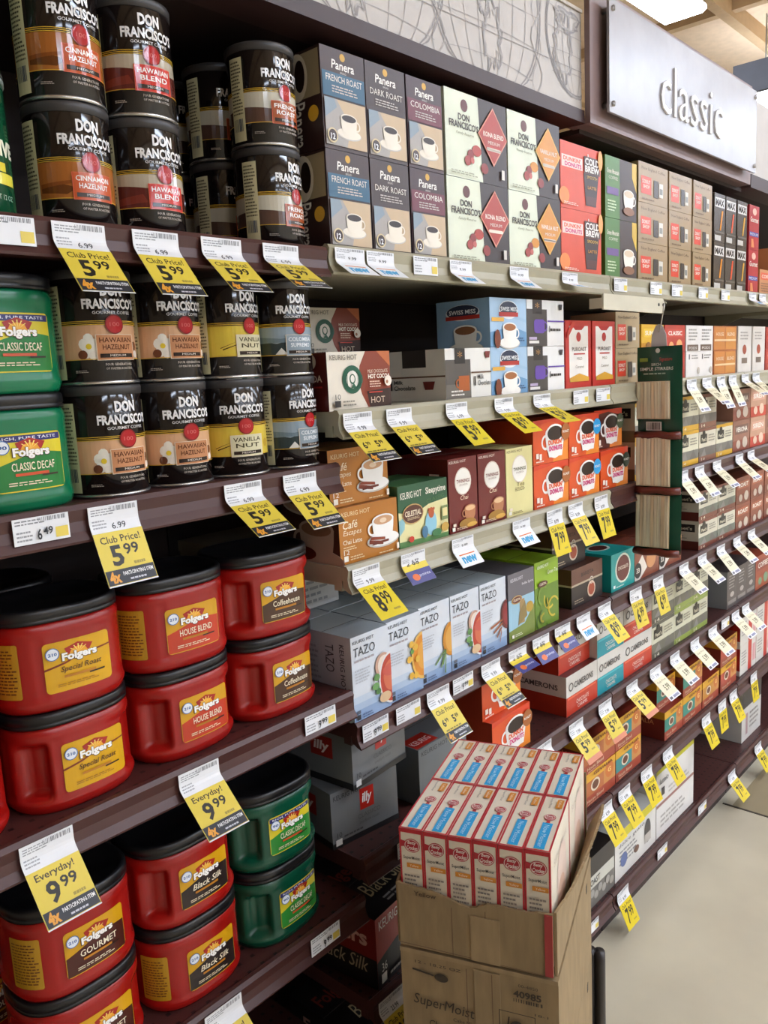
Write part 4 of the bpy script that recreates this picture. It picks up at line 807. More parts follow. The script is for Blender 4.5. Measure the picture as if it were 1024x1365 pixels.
def fol(bg, low, name, sub='', script=False, green=False, curve='#7A2A16'):
    def f(A):
        A.rrect(0, 0, 1, 1, .06, bg)
        if low: A.poly([(.01, .02), (.99, .02), (.99, .62), (.75, .66), (.4, .60), (.01, .44)], low)
        else: A.poly([(.0, .50), (.3, .58), (.5, .66), (.5, .63), (.3, .54), (.0, .46)], curve).poly([(.72, .70), (1, .72), (1, .69), (.72, .66)], curve)
        if green: A.rect(.02, .86, .98, .97, '#2A2A6A').text('RICH, PURE TASTE', .08, .885, .9, .945, '#E8E8F4', .01)
        A.p('brand_emblem').poly([(.34, .72), (.66, .72), (.72, .84), (.5, .92), (.30, .84)], '#A8241A').poly([(.36, .70), (.64, .70), (.6, .80), (.5, .84), (.40, .80)], '#F0A832')
        for t in range(5): a = R(40+25*t); A.poly([(.5, .72), (.5+.15*math.cos(a)-.01, .72+.16*math.sin(a)), (.5+.15*math.cos(a)+.01, .72+.16*math.sin(a))], '#FFE27A')
        A.p('lettering').text('Folgers', .245, .545, .775, .765, '#3A1E16', .07).text('Folgers', .255, .56, .765, .76, '#F6F2EC', .045)
        A.text(name, .22, .36, .82, .50, '#F0E4C8' if (low or green) else '#4A2A12', .01, .25 if script else 0).rect(.26, .27, .72, .32, '#B8781E' if not green else '#C8502A').rect(.62, .24, .86, .27, '#2A1A14').micro(.16, .1, .8, .18, 2, '#E8D8B8' if (low or green) else '#A8741E')
        A.p('count_badge').disc(.13, .78, .095, '#E8ECF2').ring(.13, .78, .095, .012, '#3A6AA8').text('210' if not green else '90', .07, .745, .19, .81, '#2A5A9A', .03)
    return f
RED, GRN = '#9C120D', '#044832'
tub('t_special', RED, '', fol('#D6A210', None, 'Special Roast', script=True)); tub('t_special_b', RED, '', fol('#D6A210', None, 'Special Roast', script=True), sidepanel=True)
tub('t_house', RED, '', fol('#D39C14', '#C23A1E', 'HOUSE BLEND')); tub('t_house_b', RED, '', fol('#D39C14', '#C23A1E', 'HOUSE BLEND'), sidepanel=True)
tub('t_coffee', RED, '', fol('#D39C14', '#4A2C18', 'Coffeehouse')); tub('t_gour', RED, '', fol('#D39C14', '#4A1C14', 'GOURMET')); tub('t_gour_b', RED, '', fol('#D39C14', '#4A1C14', 'GOURMET'), sidepanel=True)
tub('t_silk', RED, '', fol('#D39C14', '#2A1E1C', 'Black Silk', script=True)); tub('t_silk_b', RED, '', fol('#D39C14', '#2A1E1C', 'Black Silk', script=True), sidepanel=True)
tub('t_decaf', GRN, '', fol('#D8C62A', '#2E8A34', 'CLASSIC DECAF', green=True)); tub('t_decaf_big', '#0A7048', '', fol('#D8C62A', '#1E7A34', 'CLASSIC DECAF', green=True), H=.134, tw=.076, td=.066, grip=False)
TH = .1285
def tubs(keys, x, z, lb, y=1.005, rz=(0, 0, 0), H=TH, gr='red plastic coffee tubs'):
    for k, key in enumerate(keys):
        nm = {1: [''], 2: [', lower tub', ', upper tub'], 3: [', bottom tub', ', middle tub', ', top tub']}[len(keys)][k]
        put(key, 'coffee_tub', x, y, z + .0006 + k*H, lb + nm, 'coffee tub', gr, rz[k])
z3 = .988
tubs(['t_special', 't_special_b'], .457, z3, 'red tub with plain yellow label, leftmost front stack', rz=(0, -6, 0))
tubs(['t_house', 't_house_b'], .624, z3, 'red tub with yellow and orange-red label', rz=(2, -4, 0))
tubs(['t_coffee', 't_coffee'], .791, z3, 'red tub with yellow and coffee-bean brown label', rz=(2, -5, 0))
tubs(['t_special', 't_special'], .288, z3, 'red tub at the left edge cut by the picture', gr='red plastic coffee tubs')
tubs(['t_special', 't_special_b'], .447, z3, 'red tub in the second row behind the yellow-labelled stack', y=1.16)
z4 = .618
tubs(['t_silk_b', 't_silk'], .600, z4, 'red tub with black lower label', rz=(0, 0, 0)); tubs(['t_decaf', 't_decaf'], .768, z4, 'dark green tub with lime label beside the grey cartons', rz=(3, -3, 0), gr='dark green coffee tubs')
tubs(['t_gour', 't_gour_b'], .430, z4, 'red tub with dark maroon lower label', rz=(0, 0, 0)); tubs(['t_gour_b', 't_gour_b'], .36, z4, 'red tub in the dark behind the maroon-labelled stack', y=1.17, rz=(8, 6, 0))
tubs(['t_decaf_big', 't_decaf_big'], .420, z2, 'bright green tub left of the black cans', y=1.0, rz=(0, 2, 0), H=.1345, gr='bright green coffee tubs')
put('fblk', 'pod_carton', .60, 1.05, .2706, 'black carton in the dark under the tubs', 'box', None); put('fblk', 'pod_carton', .37, 1.05, .2706, 'black carton in the dark, farther left under the tubs', 'box', None)

# ------------------------------------------------------------------ price tags
TGW, TGL = .0655, .100
def tag_art(kind):
    def f(A):
        wf = .33 if kind in ('599', '999', 'club2', '599p', '599y', '799', '899', '699', 'pale', '2399') else .45
        full = kind not in ('flush',)
        if kind == 'flush':
            A.p('shelf_label').rect(0, 0, 1, 1, '#E8E9EC').micro(.04, .72, .6, .95, 2, '#8A8C90').bars(.45, .80, .96, .96, 16, '#8A8C90').micro(.05, .1, .35, .55, 3, '#9A9CA0').rect(.74, .1, .97, .5, '#E4CC5A'); return
        A.p('shelf_label').rect(0, 1-wf, 1, 1, '#E8E9EC').micro(.05, .88, .55, .97, 3, '#9A9CA0').bars(.42, .92, .95, .98, 18, '#8A8C90').micro(.05, .72, .35, .84, 3, '#A4A6AA')
        A.text({'899': '9.99', 'club2': '9.99', '799': '8.99', '699': '7.99', 'new': '9.99', '2399': '23.99', '599p': '7.99', 'pale': '7.99'}.get(kind, '6.99'), .42, .70, .70, .78, '#3A3C40', .01) if kind != '999' else None
        A.p('sale_label')
        if kind == 'new': A.rect(0, 0, 1, 1-wf, '#E9ECEE').text('new', .18, .12, .82, .36, '#2E9ED0', .05).rect(.15, .42, .85, .46, '#E07A3A'); return
        if kind == 'promo': A.rect(0, .40, 1, 1-wf+.1, '#E4CC3A').text('6.99', .2, .56, .7, .70, '#3A3420', .02).rect(0, 0, 1, .45, '#4A4A8A').disc(.3, .22, .14, '#E8743A', .10).text('points', .45, .18, .9, .30, '#D8D8F0'); return
        yel = {'799': '#E2C912', '899': '#E6CF1A', 'pale': '#EAE2C2', '599y': '#E2CC1E'}.get(kind, '#E2CA44')
        A.rect(0, 0, 1, 1-wf, yel)
        if kind == 'pale': A.rect(0, 0, 1, .13, '#E8E8EE').rect(.08, .03, .3, .10, '#5A5A62').rect(.4, .03, .9, .10, '#8A8CA8').text('Club Price', .12, .54, .88, .60, '#8A7A3A').text('5.99', .3, .28, .75, .46, '#6A5E2E', .02); return  # overexposure painted into the paper and ink colours of this tag
        big, sm = {'599': ('5', '99'), '599y': ('5', '99'), '599p': ('5', '99'), '999': ('9', '99'), '799': ('7', '99'), '899': ('8', '99'), '699': ('6', '99'), 'club2': ('', ''), '2399': ('23', '99')}[kind]
        if kind == '999': A.text('Everyday!', .12, .52, .84, .63, '#3A2E10', .015)
        else: A.text('Club Price!', .10, .53, .90, .62, '#3A2E10', .012)
        if kind == 'club2': A.text('6', .12, .30, .24, .44, '#2A2210', .03).text('99', .26, .36, .40, .44, '#2A2210', .02).text('5', .56, .30, .68, .44, '#2A2210', .03).text('99', .70, .36, .84, .44, '#2A2210', .02).micro(.1, .2, .9, .26, 1, '#8A7A2A')
        else:
            lo = .24 if kind in ('599', '999', '599p') else .12
            A.text(big, .22, lo, .46, .50, '#1E1A10', .03).text(sm, .50, lo + .12, .80, .50, '#1E1A10', .02); A.micro(.62, lo-.03, .9, lo+.05, 1, '#A8943A')
        if kind in ('599', '999', 'club2'):
            A.p('points_band').rect(.015, .02, .985, .20, '#22242C').text('4x', .06, .04, .28, .185, '#E8A02E', .05).text('PARTICIPATING ITEM', .34, .115, .95, .165, '#F0F0F0', .02).micro(.45, .04, .85, .09, 1, '#C8C8D0').p('sale_label').rect(0, 0, 1, .015, '#E8E9EC')
        if kind == '599p': A.rect(0, 0, 1, .12, '#D98A6A')
    return f
TP = {}
def price_tag(x, zt, kind, flare, label, y=.9075):
    L_ = TGL if kind in ('599', '599p', '599y', '999', '899', 'club2', '799', '699', 'pale', '2399') else (.030 if kind == 'flush' else .058)
    if flare > 1 and kind != 'flush':
        ls = .094 if L_ > .08 else .056
        flare = .92*flare; flare = math.degrees(math.atan2(math.sin(R(flare))*ls, math.cos(R(flare))*ls - (.018 if L_ > .08 else .010)))
    b = int(round(flare / 8.0)) * 8
    if (kind, b) not in TP:
        A = Flat(TGW, L_, .45); tag_art(kind)(A); hold = .016 if kind != 'flush' else .04; bend = .010
        def mp(u, v, l, back=0):
            s_ = L_ - v
            if s_ <= hold: yy, zz, an = 0, -s_, 0
            else:
                fb = R(b); q = min(s_-hold, bend); an = fb*q/bend
                yy = -(bend/fb)*(1-math.cos(an)) if fb > .01 else 0; zz = -hold - ((bend/fb)*math.sin(an) if fb > .01 else q)
                rest = s_-hold-q; curl = 1.0; yy -= rest*math.sin(an); zz -= rest*math.cos(an)
            yy -= l*math.cos(an); zz -= -l*math.sin(an)*-1*0; return Vector((u, yy, zz))
        B = Flat(TGW, L_, .6); B.p('paper').rect(0, 0, 1, 1, '#D9D6CC')
        parts = list(B.build(lambda u, v, l: mp(u, v, -.0004), stepy=.004).items()) + list(A.build(mp, stepy=.004, lay=.00012).items()); TP[(kind, b)] = parts
    r = link('price_tag', None, None, (x, y, zt)); tag(r, label, 'price tag', 'paper price tags on the shelf rails')
    for n, me in TP[(kind, b)]: link(n, me, r)
    r.rotation_euler = (0, 0, R(random.uniform(-1, 1)))
TL = [
 # z of rail, list of (x, kind, flare, what it hangs under / before)
 (1.69, [(.385, 'flush', 0, 'under the dark green metal cans'), (.47, '599', 38, 'under the orange-brown labelled can'), (.571, '599', 38, 'under the red-plate can, top left shelf'), (.671, '599', 40, 'under the dark gap between cans'), (.774, '599', 49, 'under the rust-plate can')]),
 (1.364, [(.385, 'flush', 0, 'under the bright green tubs'), (.475, '599', 24, 'under the left hazelnut cans'), (.675, '599', 48, 'under the vanilla nut cans'), (.781, '599', 42, 'under the blue mountain cans')]),
 (.988, [(.346, '999', 38, 'under the leftmost red tubs'), (.561, '999', 42, 'between the second and third red stacks'), (.79, 'flush', 0, 'under the bean-labelled red tubs')]),
 (.618, [(.565, '999', 40, 'at the bottom edge under the black-label tubs'), (.77, 'flush', 0, 'under the dark green tubs')]),
 (1.695, [(.915, 'new', 48, 'under the blue-banded carton, top shelf'), (.985, 'new', 48, 'under the all-brown carton, top shelf'), (1.10, 'flush', 0, 'under the wine-red carton'), (1.2, 'new', 52, 'under the red diamond carton'), (1.39, 'new', 52, 'under the amber diamond carton'), (1.588, 'new', 64, 'under the orange cold brew cartons'), (1.825, 'flush', 0, 'under the green cartons, top shelf'), (2.02, 'flush', 0, 'under the left kraft stack'), (2.15, 'flush', 0, 'under the middle kraft stack'), (2.33, 'flush', 0, 'under the right kraft stack'), (2.50, 'flush', 0, 'under the black slash cartons'), (2.735, 'new', 56, 'under the narrow red carton'), (2.83, 'pale', 50, 'at the right edge of the top rail')]),
 (1.445, [(.912, 'club2', 44, 'under the white and brown cocoa carton'), (1.013, 'club2', 46, 'under the gap beside the cocoa carton'), (1.173, '599y', 42, 'under the milk chocolate carton'), (1.326, '899', 50, 'under the light blue cocoa cartons'), (1.466, '599y', 58, 'under the purple mug cartons'), (1.63, 'flush', 0, 'under the first red carton, second rail'), (1.735, 'flush', 0, 'under the second red carton, second rail'), (2.254, 'pale', 32, 'under the white twin cartons, left'), (2.365, 'pale', 46, 'under the white twin cartons, right'), (2.476, 'pale', 18, 'overlapped one under the orange-brown cartons'), (2.574, 'pale', 18, 'right one under the orange-brown cartons'), (2.684, 'pale', 52, 'under the tall white carton'), (2.785, 'pale', 40, 'at the right edge of the second rail')]),
 (1.195, [(.912, '899', 42, 'under the caramel chai cartons'), (1.032, 'promo', 36, 'under the bear tea carton'), (1.176, 'new', 36, 'under the left maroon carton'), (1.378, 'new', 36, 'under the pale yellow tea carton'), (1.51, '799', 12, 'left one under the orange coffee cartons'), (1.601, '799', 30, 'curled one under the orange coffee cartons'), (1.722, '799', 12, 'right one under the orange coffee cartons'), (2.203, 'pale', 36, 'just right of the green packets, third rail'), (2.319, 'pale', 36, 'under the yellow-edged cartons, third rail'), (2.456, 'pale', 46, 'under the brown-edged cartons, third rail'), (2.645, 'pale', 44, 'under the greyish-brown cartons, left'), (2.755, 'pale', 48, 'under the greyish-brown cartons, right')]),
 (.928, [(.915, 'flush', 0, 'under the leftmost pale tea carton'), (1.0, 'flush', 14, 'curling, under the orange-slice tea carton'), (1.085, 'club2', 38, 'under the golden half-disc tea carton'), (1.163, 'flush', 0, 'between two yellow tags, fourth rail'), (1.255, 'club2', 42, 'under the cinnamon-stick tea carton'), (1.351, 'promo', 60, 'under the lighthouse tea carton'), (1.443, 'promo', 36, 'under the lime green tea carton'), (1.535, 'promo', 40, 'right of the lime green tea carton'), (1.632, 'new', 38, 'under the espresso cartons, left'), (1.735, '899', 34, 'under the espresso cartons, right'), (1.904, '699', 16, 'under the teal carton'), (2.042, '699', 16, 'under the brown picture carton'), (2.215, 'pale', 42, 'first pale one right of the packets, fourth rail'), (2.35, 'pale', 46, 'left of the white maroon-based cartons'), (2.499, 'pale', 36, 'under the white maroon-based cartons'), (2.64, 'pale', 46, 'under the middle maroon-based stack'), (2.776, 'pale', 46, 'under the rust-brown cartons')]),
 (.68, [(.985, 'flush', 0, 'under the tilted grey pair'), (1.448, '599p', 42, 'just above the cake mix boxes'), (1.591, '599p', 36, 'under the left red and white cartons'), (1.735, '599p', 32, 'under the teal and white cartons'), (1.885, '599p', 44, 'under the right red and white cartons'), (2.025, 'pale', 42, 'left of the olive cartons, fifth rail'), (2.157, 'pale', 40, 'under the left olive stack'), (2.302, 'pale', 42, 'under the middle olive stack'), (2.441, 'pale', 40, 'under the right olive stack'), (2.55, 'flush', 10, 'white one in the gap of the fifth rail'), (2.64, 'pale', 40, 'under the dark grey carton'), (2.737, 'pale', 40, 'at the right of the fifth rail')]),
 (.407, [(.915, '2399', 44, 'under the black carton near the bottom edge'), (1.735, '799', 32, 'beside the cake mix, sixth rail'), (1.838, '799', 30, 'over the lime-topped carton, left'), (1.971, '799', 24, 'over the lime-topped carton, right'), (2.112, '799', 32, 'over the taller white carton'), (2.398, '799', 20, 'over the empty deck, left'), (2.535, '799', 8, 'over the empty deck, middle'), (2.635, '799', 18, 'over the empty deck, right'), (2.838, '799', 10, 'at the right edge of the sixth rail')]),
 (.12, [(1.66, 'flush', 0, 'on the floor-level rail beside the cart'), (1.83, '799', 24, 'on the floor-level rail, hanging over the floor'), (2.08, 'flush', 0, 'on the floor-level rail under the taller white carton'), (2.38, 'flush', 0, 'on the floor-level rail below the empty deck'), (2.637, '799', 36, 'on the floor-level rail, far one hanging'), (2.90, '799', 28, 'on the floor-level rail at the right edge')]),
]
WORD = {'599': 'yellow 5.99 tag with black band', '599y': 'all-yellow 5.99 tag', '599p': 'yellow 5.99 tag with pink foot', '999': 'yellow Everyday 9.99 tag', '799': 'bright yellow 7.99 tag', '899': 'bright yellow 8.99 tag', '699': 'narrow yellow 6.99 tag', 'club2': 'yellow club price tag with two prices', 'flush': 'small white label', 'new': 'white tag reading new', 'promo': 'label with purple foot', 'pale': 'pale tag with overexposure painted in', '2399': 'yellow 23.99 tag'}
for zr, lst in TL:
    for x, kind, fl, wh in lst:
        price_tag(x, zr - .003, kind, fl, WORD[kind] + ' ' + wh)
# price lettering on the flush labels
for zr, x, st in ((1.364, .385, '6.49'), (.988, .79, '9.99'), (.618, .77, '9.99'), (.928, .915, '9.99'), (.928, 1.163, '9.99'), (.68, .985, '9.99')):
    par = min((o for o in COL.objects if o.name.startswith('price_tag') and o.parent is None), key=lambda o: (o.location - Vector((x, .9075, zr-.003))).length)
    A = Flat(TGW, .03, .5); A.p('price_figures').text(st[0], .40, .12, .48, .55, '#2A2A2E', .02).text(st[2:], .51, .28, .68, .58, '#2A2A2E', .02)
    for k, me in A.build(lambda u, v, l: Vector((u, -.0022-l, v-.03))).items(): link(k, me, par)

# ------------------------------------------------------------------ hanging packets on a clip strip
r = link('clip_arm', None, None, (0, 0, 0)); tag(r, 'cream metal arm with two holes sticking out below the top shelf', 'arm')
m = MB(); pts = [(1.66, 1.612), (1.955, 1.609)] + [(1.956 + .017*math.cos(R(a)), 1.627 + .017*math.sin(R(a))) for a in range(-60, 91, 30)] + [(1.66, 1.645)]
m.prism(pts, .004, M('#CFC8B2', .4), off=.850); m.build('arm_plate', r)
m = MB(); m.tube([(1.938, .853, 1.629), (1.938, .8493, 1.629)], .004, M('#2A2420', .6), 12); m.tube([(1.963, .853, 1.629), (1.963, .8493, 1.629)], .004, M('#2A2420', .6), 12); m.build('hole', r)
m = MB(); m.box(1.70, 1.706, .854, .905, 1.618, 1.640, M('#CFC8B2', .4)); m.build('bracket', r)
m = MB(); m.tube([(1.968, .845, 1.632), (1.963, .845, 1.636), (1.960, .846, 1.630), (1.962, .852, 1.600), (1.966, .858, 1.575), (1.964, .862, 1.566)], .0016, M('#B9B5AE', .3, .8), 8)
tag(m.build('wire_hook', None), 'thin metal hook between the cream arm and green packets', 'hook')
m = MB(); m.prism([(.842, 1.530), (.882, 1.530), (.880, 1.560), (.870, 1.582), (.862, 1.585), (.854, 1.582), (.844, 1.560)], .0015, M('#C4C4CA', .25), axis='x', off=1.967)
tag(m.build('plastic_hanger'), 'clear whitish plastic hanger above the green packets', 'hanger')
zt, zb = [1.532, 1.318, 1.175], [1.318, 1.175, 1.018]
y0, y1 = .800, .915
for i in range(3):
    hh = 1.532-1.314 if i == 0 else zt[i]-zb[i]-.004; ztop = zt[i]-(.002 if i else 0)
    r = link('snack_packet', None, None, (1.966 - .004*i, (y0+y1)/2, ztop - hh)); r.rotation_euler = (0, R(-1.5*(1-i)), R((-2, 2, 1)[i]))
    tag(r, ('green packet with header text and clear window, top of the hanging strip', 'green packet with clear window, middle of the hanging strip', 'green packet with clear window, lowest of the hanging strip')[i], 'packet', 'green packets on the hanging strip')
    wv = y1-y0; m = MB(); n = 10; vs = []; fs = []
    for side in (-1, 1):
        for j in range(n+1):
            for k in range(n+1):
                yy = -wv/2 + wv*k/n; zz = hh*j/n; th = .011*math.sin(math.pi*k/n)**.6*math.sin(math.pi*j/n)**.4 if 0 < k < n and 0 < j < n else .0006
                vs.append((side*th + .001*math.sin(j*1.7+k), yy, zz))
    q = (n+1)*(n+1)
    for sd in (0, 1):
        for j in range(n):
            for k in range(n): a = sd*q + j*(n+1)+k; fs.append((a, a+1, a+n+2, a+n+1))
    m.add(vs, fs, M('#0E4A35', .25), True); m.build('pouch', r)
    wlo, whi = (.20, .62) if i == 0 else (.10, .97)
    wlo, whi = wlo*hh, whi*hh; wl = -wv/2 + .024; wr = wv/2 - .004
    m = MB(); m.box(-.0155, -.0150, wl-.0, wr, wlo, whi, M('#E2D0B2', .35)); m.build('window', r)
    for s_ in range(9):
        b = MB(); yy = wl + .003 + (wr-wl-.006)*(s_+.5)/9; hw = (wr-wl-.008)/18
        b.prism([(yy-hw, wlo+.002), (yy+hw, wlo+.002+.002*(s_ % 2)), (yy+hw*.9, whi-.001-.002*((s_*3) % 2)), (yy-hw*.9, whi-.002)], .003, M(('#EAD8BC', '#DEC8A6', '#F0E0C6')[s_ % 3], .5, kind='wood'), axis='x', off=-.0188); b.build('wooden_stick', r)
    c = MB(); c.tube([(-.010, -wv/2, .004), (-.016, -wv/4, .002), (-.012, 0, .005), (-.017, wv/4, .002), (-.011, wv/2, .004)], .0095, M('#6E2E22', .3), 8); c.build('crimped_foot', r)
    if i == 0:
        A = Flat(wv, hh, .3); A.p('lettering').disc(.52, .955, .05, '#D6DEDA').text('BIRCH', .38, .79, .58, .82, '#C8D8CE').text('SIMPLE STIRRERS', .12, .74, .86, .775, '#D6E2DA', .01).micro(.2, .69, .8, .72, 1, '#9AB8A8').rect(.12, .84, .30, .88, '#7A9A2A').text('Signature', .56, .83, .84, .88, '#A83A32', .01).rect(.25, .07, .60, .17, '#D6D8D4').bars(.28, .08, .57, .16, 14, '#2A2A2A')
        for k, me in A.build(lambda u, v, l: Vector((-.0135-l, wv/2-u, v))).items(): link(k, me, r)

# ------------------------------------------------------------------ cake mix stack in the aisle
ST = (.988, .690); ROT = R(20)                  # stack centre, turned a little from the shelves
def loc2(a, b): return (ST[0] + a*math.cos(ROT) - b*math.sin(ROT), ST[1] + a*math.sin(ROT) + b*math.cos(ROT))
# local a: away from the viewer's left side (boxes' depth), local b: across (towards the shelves)
bw, bd, bh = .0360, .149, .182
def cake_front(A):                                  # narrow front side, seen from -a
    A.p('front_print').rect(0, 0, .07, 1, '#BE2430').rect(.93, 0, 1, 1, '#BE2430').rect(0, .965, 1, 1, '#BE2430').p('lettering')
    A.disc(.54, .86, .34, '#B0222E', .30).poly([(.06, .90), (.3, .89), (.3, .85), (.06, .84)], '#B0222E').ring(.54, .86, .31, .03, '#E4C8C0', .27).text('Betty', .36, .865, .72, .90, '#F4E8E0', .02, .2).text('Crocker', .32, .825, .78, .86, '#F4E8E0', .02, .2)
    A.text('SuperMoist', .16, .735, .86, .77, '#4A4644', .01).rect(.30, .67, .92, .71, '#D68A28').text('Yellow', .42, .68, .8, .70, '#F8E8D0').micro(.18, .12, .82, .62, 14, '#8A8078', 5).rect(0, .30, 1, .315, '#D9D0C4')
def cake_top(A):                                    # top seen from above: u across, v away
    A.p('top_print').rect(0, 0, .07, 1, '#BE2430').rect(.93, 0, 1, 1, '#BE2430').rect(0, 0, 1, .018, '#BE2430').rect(0, .982, 1, 1, '#BE2430').p('blue_panel').rect(.34, .03, .74, .48, '#1FA0DC').text('Now Moister', .44, .06, .64, .44, '#BFE4F6', rot=True)
    A.p('spoon_emblem').disc(.54, .585, .24, '#B0222E').poly([(.46, .48), (.62, .48), (.60, .52), (.48, .52)], '#B0222E').ring(.54, .585, .21, .025, '#F0D8D0').text('Betty', .40, .58, .68, .61, '#F4E8E0', .02).text('Crocker', .38, .555, .70, .578, '#F4E8E0', .02)
    A.p('lettering').rect(.62, .76, .88, .93, '#D68A28').text('Yellow', .69, .78, .80, .91, '#F8E8D0', rot=True).text('SuperMoist', .32, .74, .44, .95, '#6A6460', rot=True)
def cake_side(A):
    A.p('side_print').rect(0, 0, .02, 1, '#BE2430').rect(.98, 0, 1, 1, '#BE2430').disc(.55, .55, .25, '#E4CDBE', .35).disc(.5, .4, .2, '#D9B49C', .2).p('lettering').text('SuperMoist', .15, .78, .8, .86, '#C8BCB0')
def cakebox():
    # box axes: x = depth (a), y = across (b), front faces -x
    m = MB(); m.box(0, bd, -bw/2, bw/2, 0, bh, M('#E2D8C4', .42)); P = [('carton', m.mesh('carton'))]
    for w_, h_, fn, mp in ((bw, bh, cake_front, lambda u, v, l: Vector((-l, bw/2-u, v))), (bw, bd, cake_top, lambda u, v, l: Vector((v, bw/2-u, bh+l))), (bd, bh, cake_side, lambda u, v, l: Vector((u, -bw/2-l, v)))):
        A = Flat(w_, h_, .42); fn(A)
        for k, me in A.build(mp, lay=.00015).items(): P.append((k if fn is cake_front else ('top_' + k if fn is cake_top and not k.startswith('top') else k), me))
    return P
CP = cakebox()
zc = .668
posn = ['leftmost', 'second from the left', 'third from the left', 'third from the right', 'second from the right', 'rightmost']
for row in range(2):
    for i in range(6):
        b_ = (2.5 - i)*(bw + .0006)
        x, y = loc2(-.1495 + row*(bd+.001), b_)
        r = link('cake_mix_box', None, None, (x, y, zc + .002 + random.uniform(0, .0012)), ROT)
        tag(r, 'cream and red cake mix box, %s of the %s row' % (posn[i], ('front', 'back')[row]), 'box', 'cake mix boxes in the open case')
        for n_, me in CP: link(n_, me, r)
KR, KR2 = M('#96805E', .75, kind='board'), M('#9C8664', .75, kind='board')
ha, hb_ = .1525, .1125
r = link('cardboard_case', None, None, (*loc2(0, 0), zc), ROT); tag(r, 'torn-open cardboard case holding the cake mix boxes', 'case', 'cardboard cases of cake mix')
m = MB(); m.box(-ha, ha, -hb_, hb_, 0, .0015, KR); m.build('base', r)
def torn(pts_top, x0, x1, seed, amp=.0025):
    q = random.Random(seed); out = []
    n = 44
    for k in range(n+1):
        t = k/n; y_ = x0 + (x1-x0)*t; z_ = None
        for (a0, za), (a1, zb_) in zip(pts_top, pts_top[1:]):
            if a0 <= t <= a1: z_ = za + (zb_-za)*(t-a0)/(a1-a0+1e-9)
        out.append((y_, z_ + q.uniform(-amp, amp)))
    return out
# front wall (facing -a): profile runs from +b (picture left) to -b (picture right)
tp = torn([(0, .103), (.02, .100), (.18, .098), (.36, .090), (.37, .087), (.44, .083), (.52, .084), (.54, .089), (.6, .094), (.8, .093), (1, .098)], hb_, -hb_, 3, .0012)
m = MB(); m.prism([(hb_, .0016)] + tp + [(-hb_, .0016)], .004, KR, axis='x', off=-ha-.0045); 
for v in range(len(m.v)): pass
m.build('front_wall', r)
m = MB(); m.box(-ha-.0062, -ha-.0047, -.004-.034, .034-.030, .002, .072, KR2); m.build('fold_panel', r)
tp = torn([(0, .098), (.25, .090), (.45, .090), (.7, .094), (.95, .100), (1, .100)], -ha, ha, 5, .0016)
def sidewall(sgn, seed):
    w_ = MB(); bowed = []
    n_ = len(tp); vs_ = []
    for off in (0, .004):
        for a_, zt2 in tp:
            for z_ in (.0016, .035, .055, .075, zt2): vs_.append((a_, sgn*(hb_ + .0008 + off + .55*max(0, z_-.05)*math.sin(math.pi*.62*max(0, (a_+ha)/(2*ha)))), z_))
    fs_ = []; q_ = n_*5
    for i in range(n_-1):
        for j in range(4): a = i*5+j; fs_ += [(a, a+5, a+6, a+1), (q_+a, q_+a+1, q_+a+6, q_+a+5)]
        fs_ += [(i*5+4, i*5+9, q_+i*5+9, q_+i*5+4), (i*5, q_+i*5, q_+i*5+5, i*5+5)]
    for j in range(4): fs_ += [(j, j+1, q_+j+1, q_+j), (q_-5+j, 2*q_-5+j, 2*q_-4+j, q_-4+j)]
    w_.add(vs_, fs_, KR); return w_
sidewall(-1, 5).build('right_wall', r); sidewall(1, 6).build('left_wall', r)
m = MB(); m.box(ha+.001, ha+.005, -hb_, hb_, .0016, .150, KR); m.build('back_wall', r)
m = MB(); m.box(-ha-.0065, -ha-.0046, -hb_, -hb_+.011, .003, .096, M('#A83838', .5)); tag(m.build('red_tape', r), 'faded red tape strip on the case corner')
A = Flat(2*hb_, .10, .6); A.p('printed_marks').line([(.36, .02), (.36, .78)], .0012, '#6E543C').line([(.58, .02), (.58, .82)], .0012, '#6E543C').text('Yellow', .11, .86, .26, .93, '#4A3826', .01).line([(0, .06), (1, .03)], .001, '#6E543C')
for k, me in A.build(lambda u, v, l: Vector((-ha-.0047-l, hb_-u, v))).items(): link(k, me, r)
hc = .185
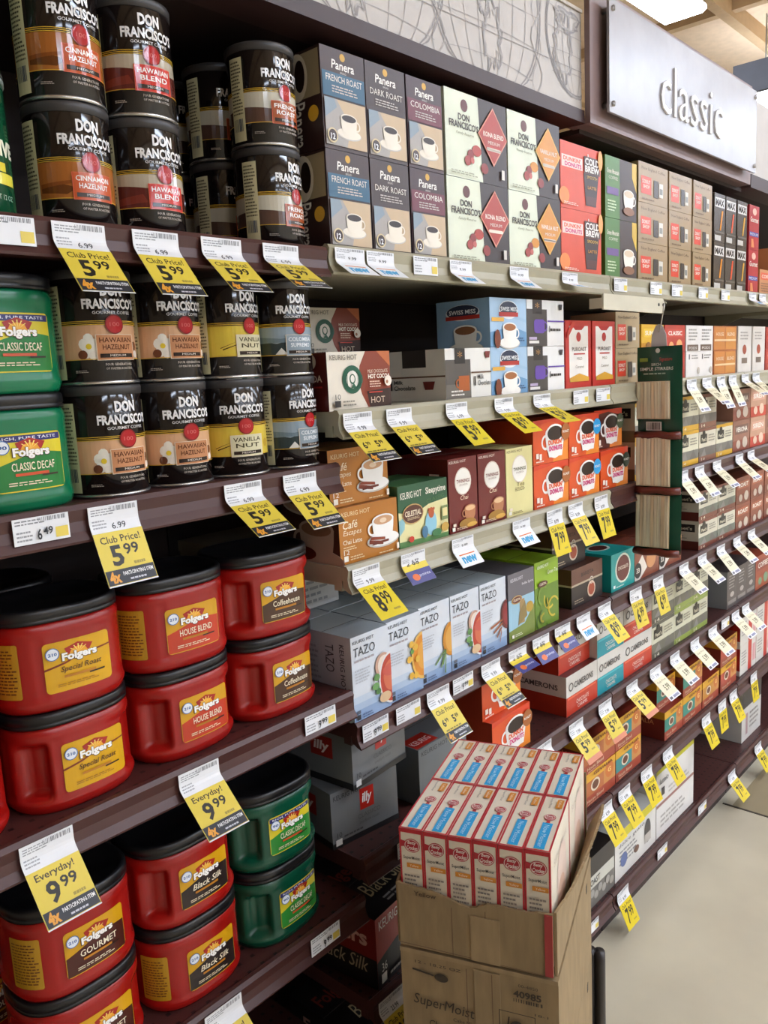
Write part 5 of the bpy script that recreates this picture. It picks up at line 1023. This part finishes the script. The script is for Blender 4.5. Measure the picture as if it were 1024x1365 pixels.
for c_ in range(3):
    zz = zc - .003 - (c_+1)*(hc+.001)
    x, y = loc2(.002*c_, -.002)
    r = link('cardboard_case', None, None, (x, y, zz), ROT); tag(r, ('closed cardboard cake mix case directly under the open one', 'closed cardboard case, middle of the stack', 'closed cardboard case at the bottom of the stack')[c_], 'case', 'cardboard cases of cake mix')
    m = MB(); m.box(-ha-.002, ha+.002, -hb_-.004, hb_+.004, 0, hc, KR); m.build('case_body', r)
    m = MB(); m.box(-ha-.0042, -ha-.0022, -hb_-.004, hb_+.004, hc-.006, hc+.0005, KR2); m.build('flap_edge', r)
    m = MB(); m.box(-ha-.0036, -ha-.0022, -.034, .004, .0, hc-.010, KR2); m.build('fold_panel', r)
    A = Flat(2*hb_+.008, hc, .6); T = '#3A2E22'; A.p('printed_marks')
    A.disc(.27, .80, .045, T, .028).line([(.08, .83), (.22, .81)], .003, T).text('12 - 18.25 OZ', .10, .89, .40, .915, T).text('SuperMoist', .08, .50, .48, .62, T, .0, .2, slope=-.02).text('Cake Mix', .34, .445, .48, .475, T).text('Chocolate', .18, .35, .42, .41, T, 0, .1, slope=-.02).text('Fudge', .22, .27, .38, .33, T, 0, .1, slope=-.02)
    A.text('00-4850', .76, .89, .88, .915, T).text('40985', .73, .80, .90, .86, T, .03).bars(.73, .76, .91, .79, 12, T).line([(.64, .38), (.86, .38), (.86, .66), (.64, .66), (.64, .38)], .0015, T).disc(.75, .52, .05, T, .06).line([(.68, .42), (.70, .62)], .002, T).text('18-1', .86, .68, .94, .70, T)
    A.line([(.44, 0), (.44, .95)], .0012, '#6E543C').line([(.60, 0), (.60, .95)], .0012, '#6E543C')
    A.p('hand_hole').rect(.44, .0, .62, .10, '#E2D8C4').rect(.44, .085, .62, .105, '#BE2430').rect(.52, .0, .545, .10, '#BE2430')
    for k, me in A.build(lambda u, v, l: Vector((-ha-.0038-l, hb_+.004-u, v))).items(): link(k, me, r)
    m = MB(); m.box(.10, .108, -hb_-.0045, -hb_-.0040, .15, .165, M('#3A2E22', .6)); m.build('side_mark', r)
# stock cart below the cases
r = link('stock_cart', None, None, (*loc2(0, 0), 0), ROT); tag(r, 'low black stock cart with upright post under the cardboard cases', 'cart')
zt_ = zc - .003 - 3*(hc+.001) - .001
m = MB(); m.box(-ha-.02, ha+.10, -hb_-.03, hb_+.02, zt_-.028, zt_-.001, M('#221F20', .45)); m.build('platform', r)
for a_, b_ in ((-.12, -.09), (-.12, .09), (.2, -.09), (.2, .09)):
    w_ = MB(); w_.tube([(a_, b_-.01, .031), (a_, b_+.01, .031)], .030, M('#1A1919', .5), 20); w_.tube([(a_, b_-.014, .031), (a_, b_+.014, .031)], .006, M('#8A8A8A', .4, .6), 10); w_.box(a_-.012, a_+.012, b_-.013, b_+.013, .033, zt_-.0285, M('#55565A', .4, .6)) ; w_.build('caster', r)
m = MB()
for q in (-.008, .008): m.tube([(.212, -hb_-.004 + q, zt_-.001), (.212, -hb_-.004+q, .42), (.208, -hb_-.004+q, .445)], .0105, M('#2B2625', .35), 12)
m.box(.206, .216, -hb_-.012, -hb_+.004, zt_-.001, .44, M('#3A3432', .4)); m.build('post', r)
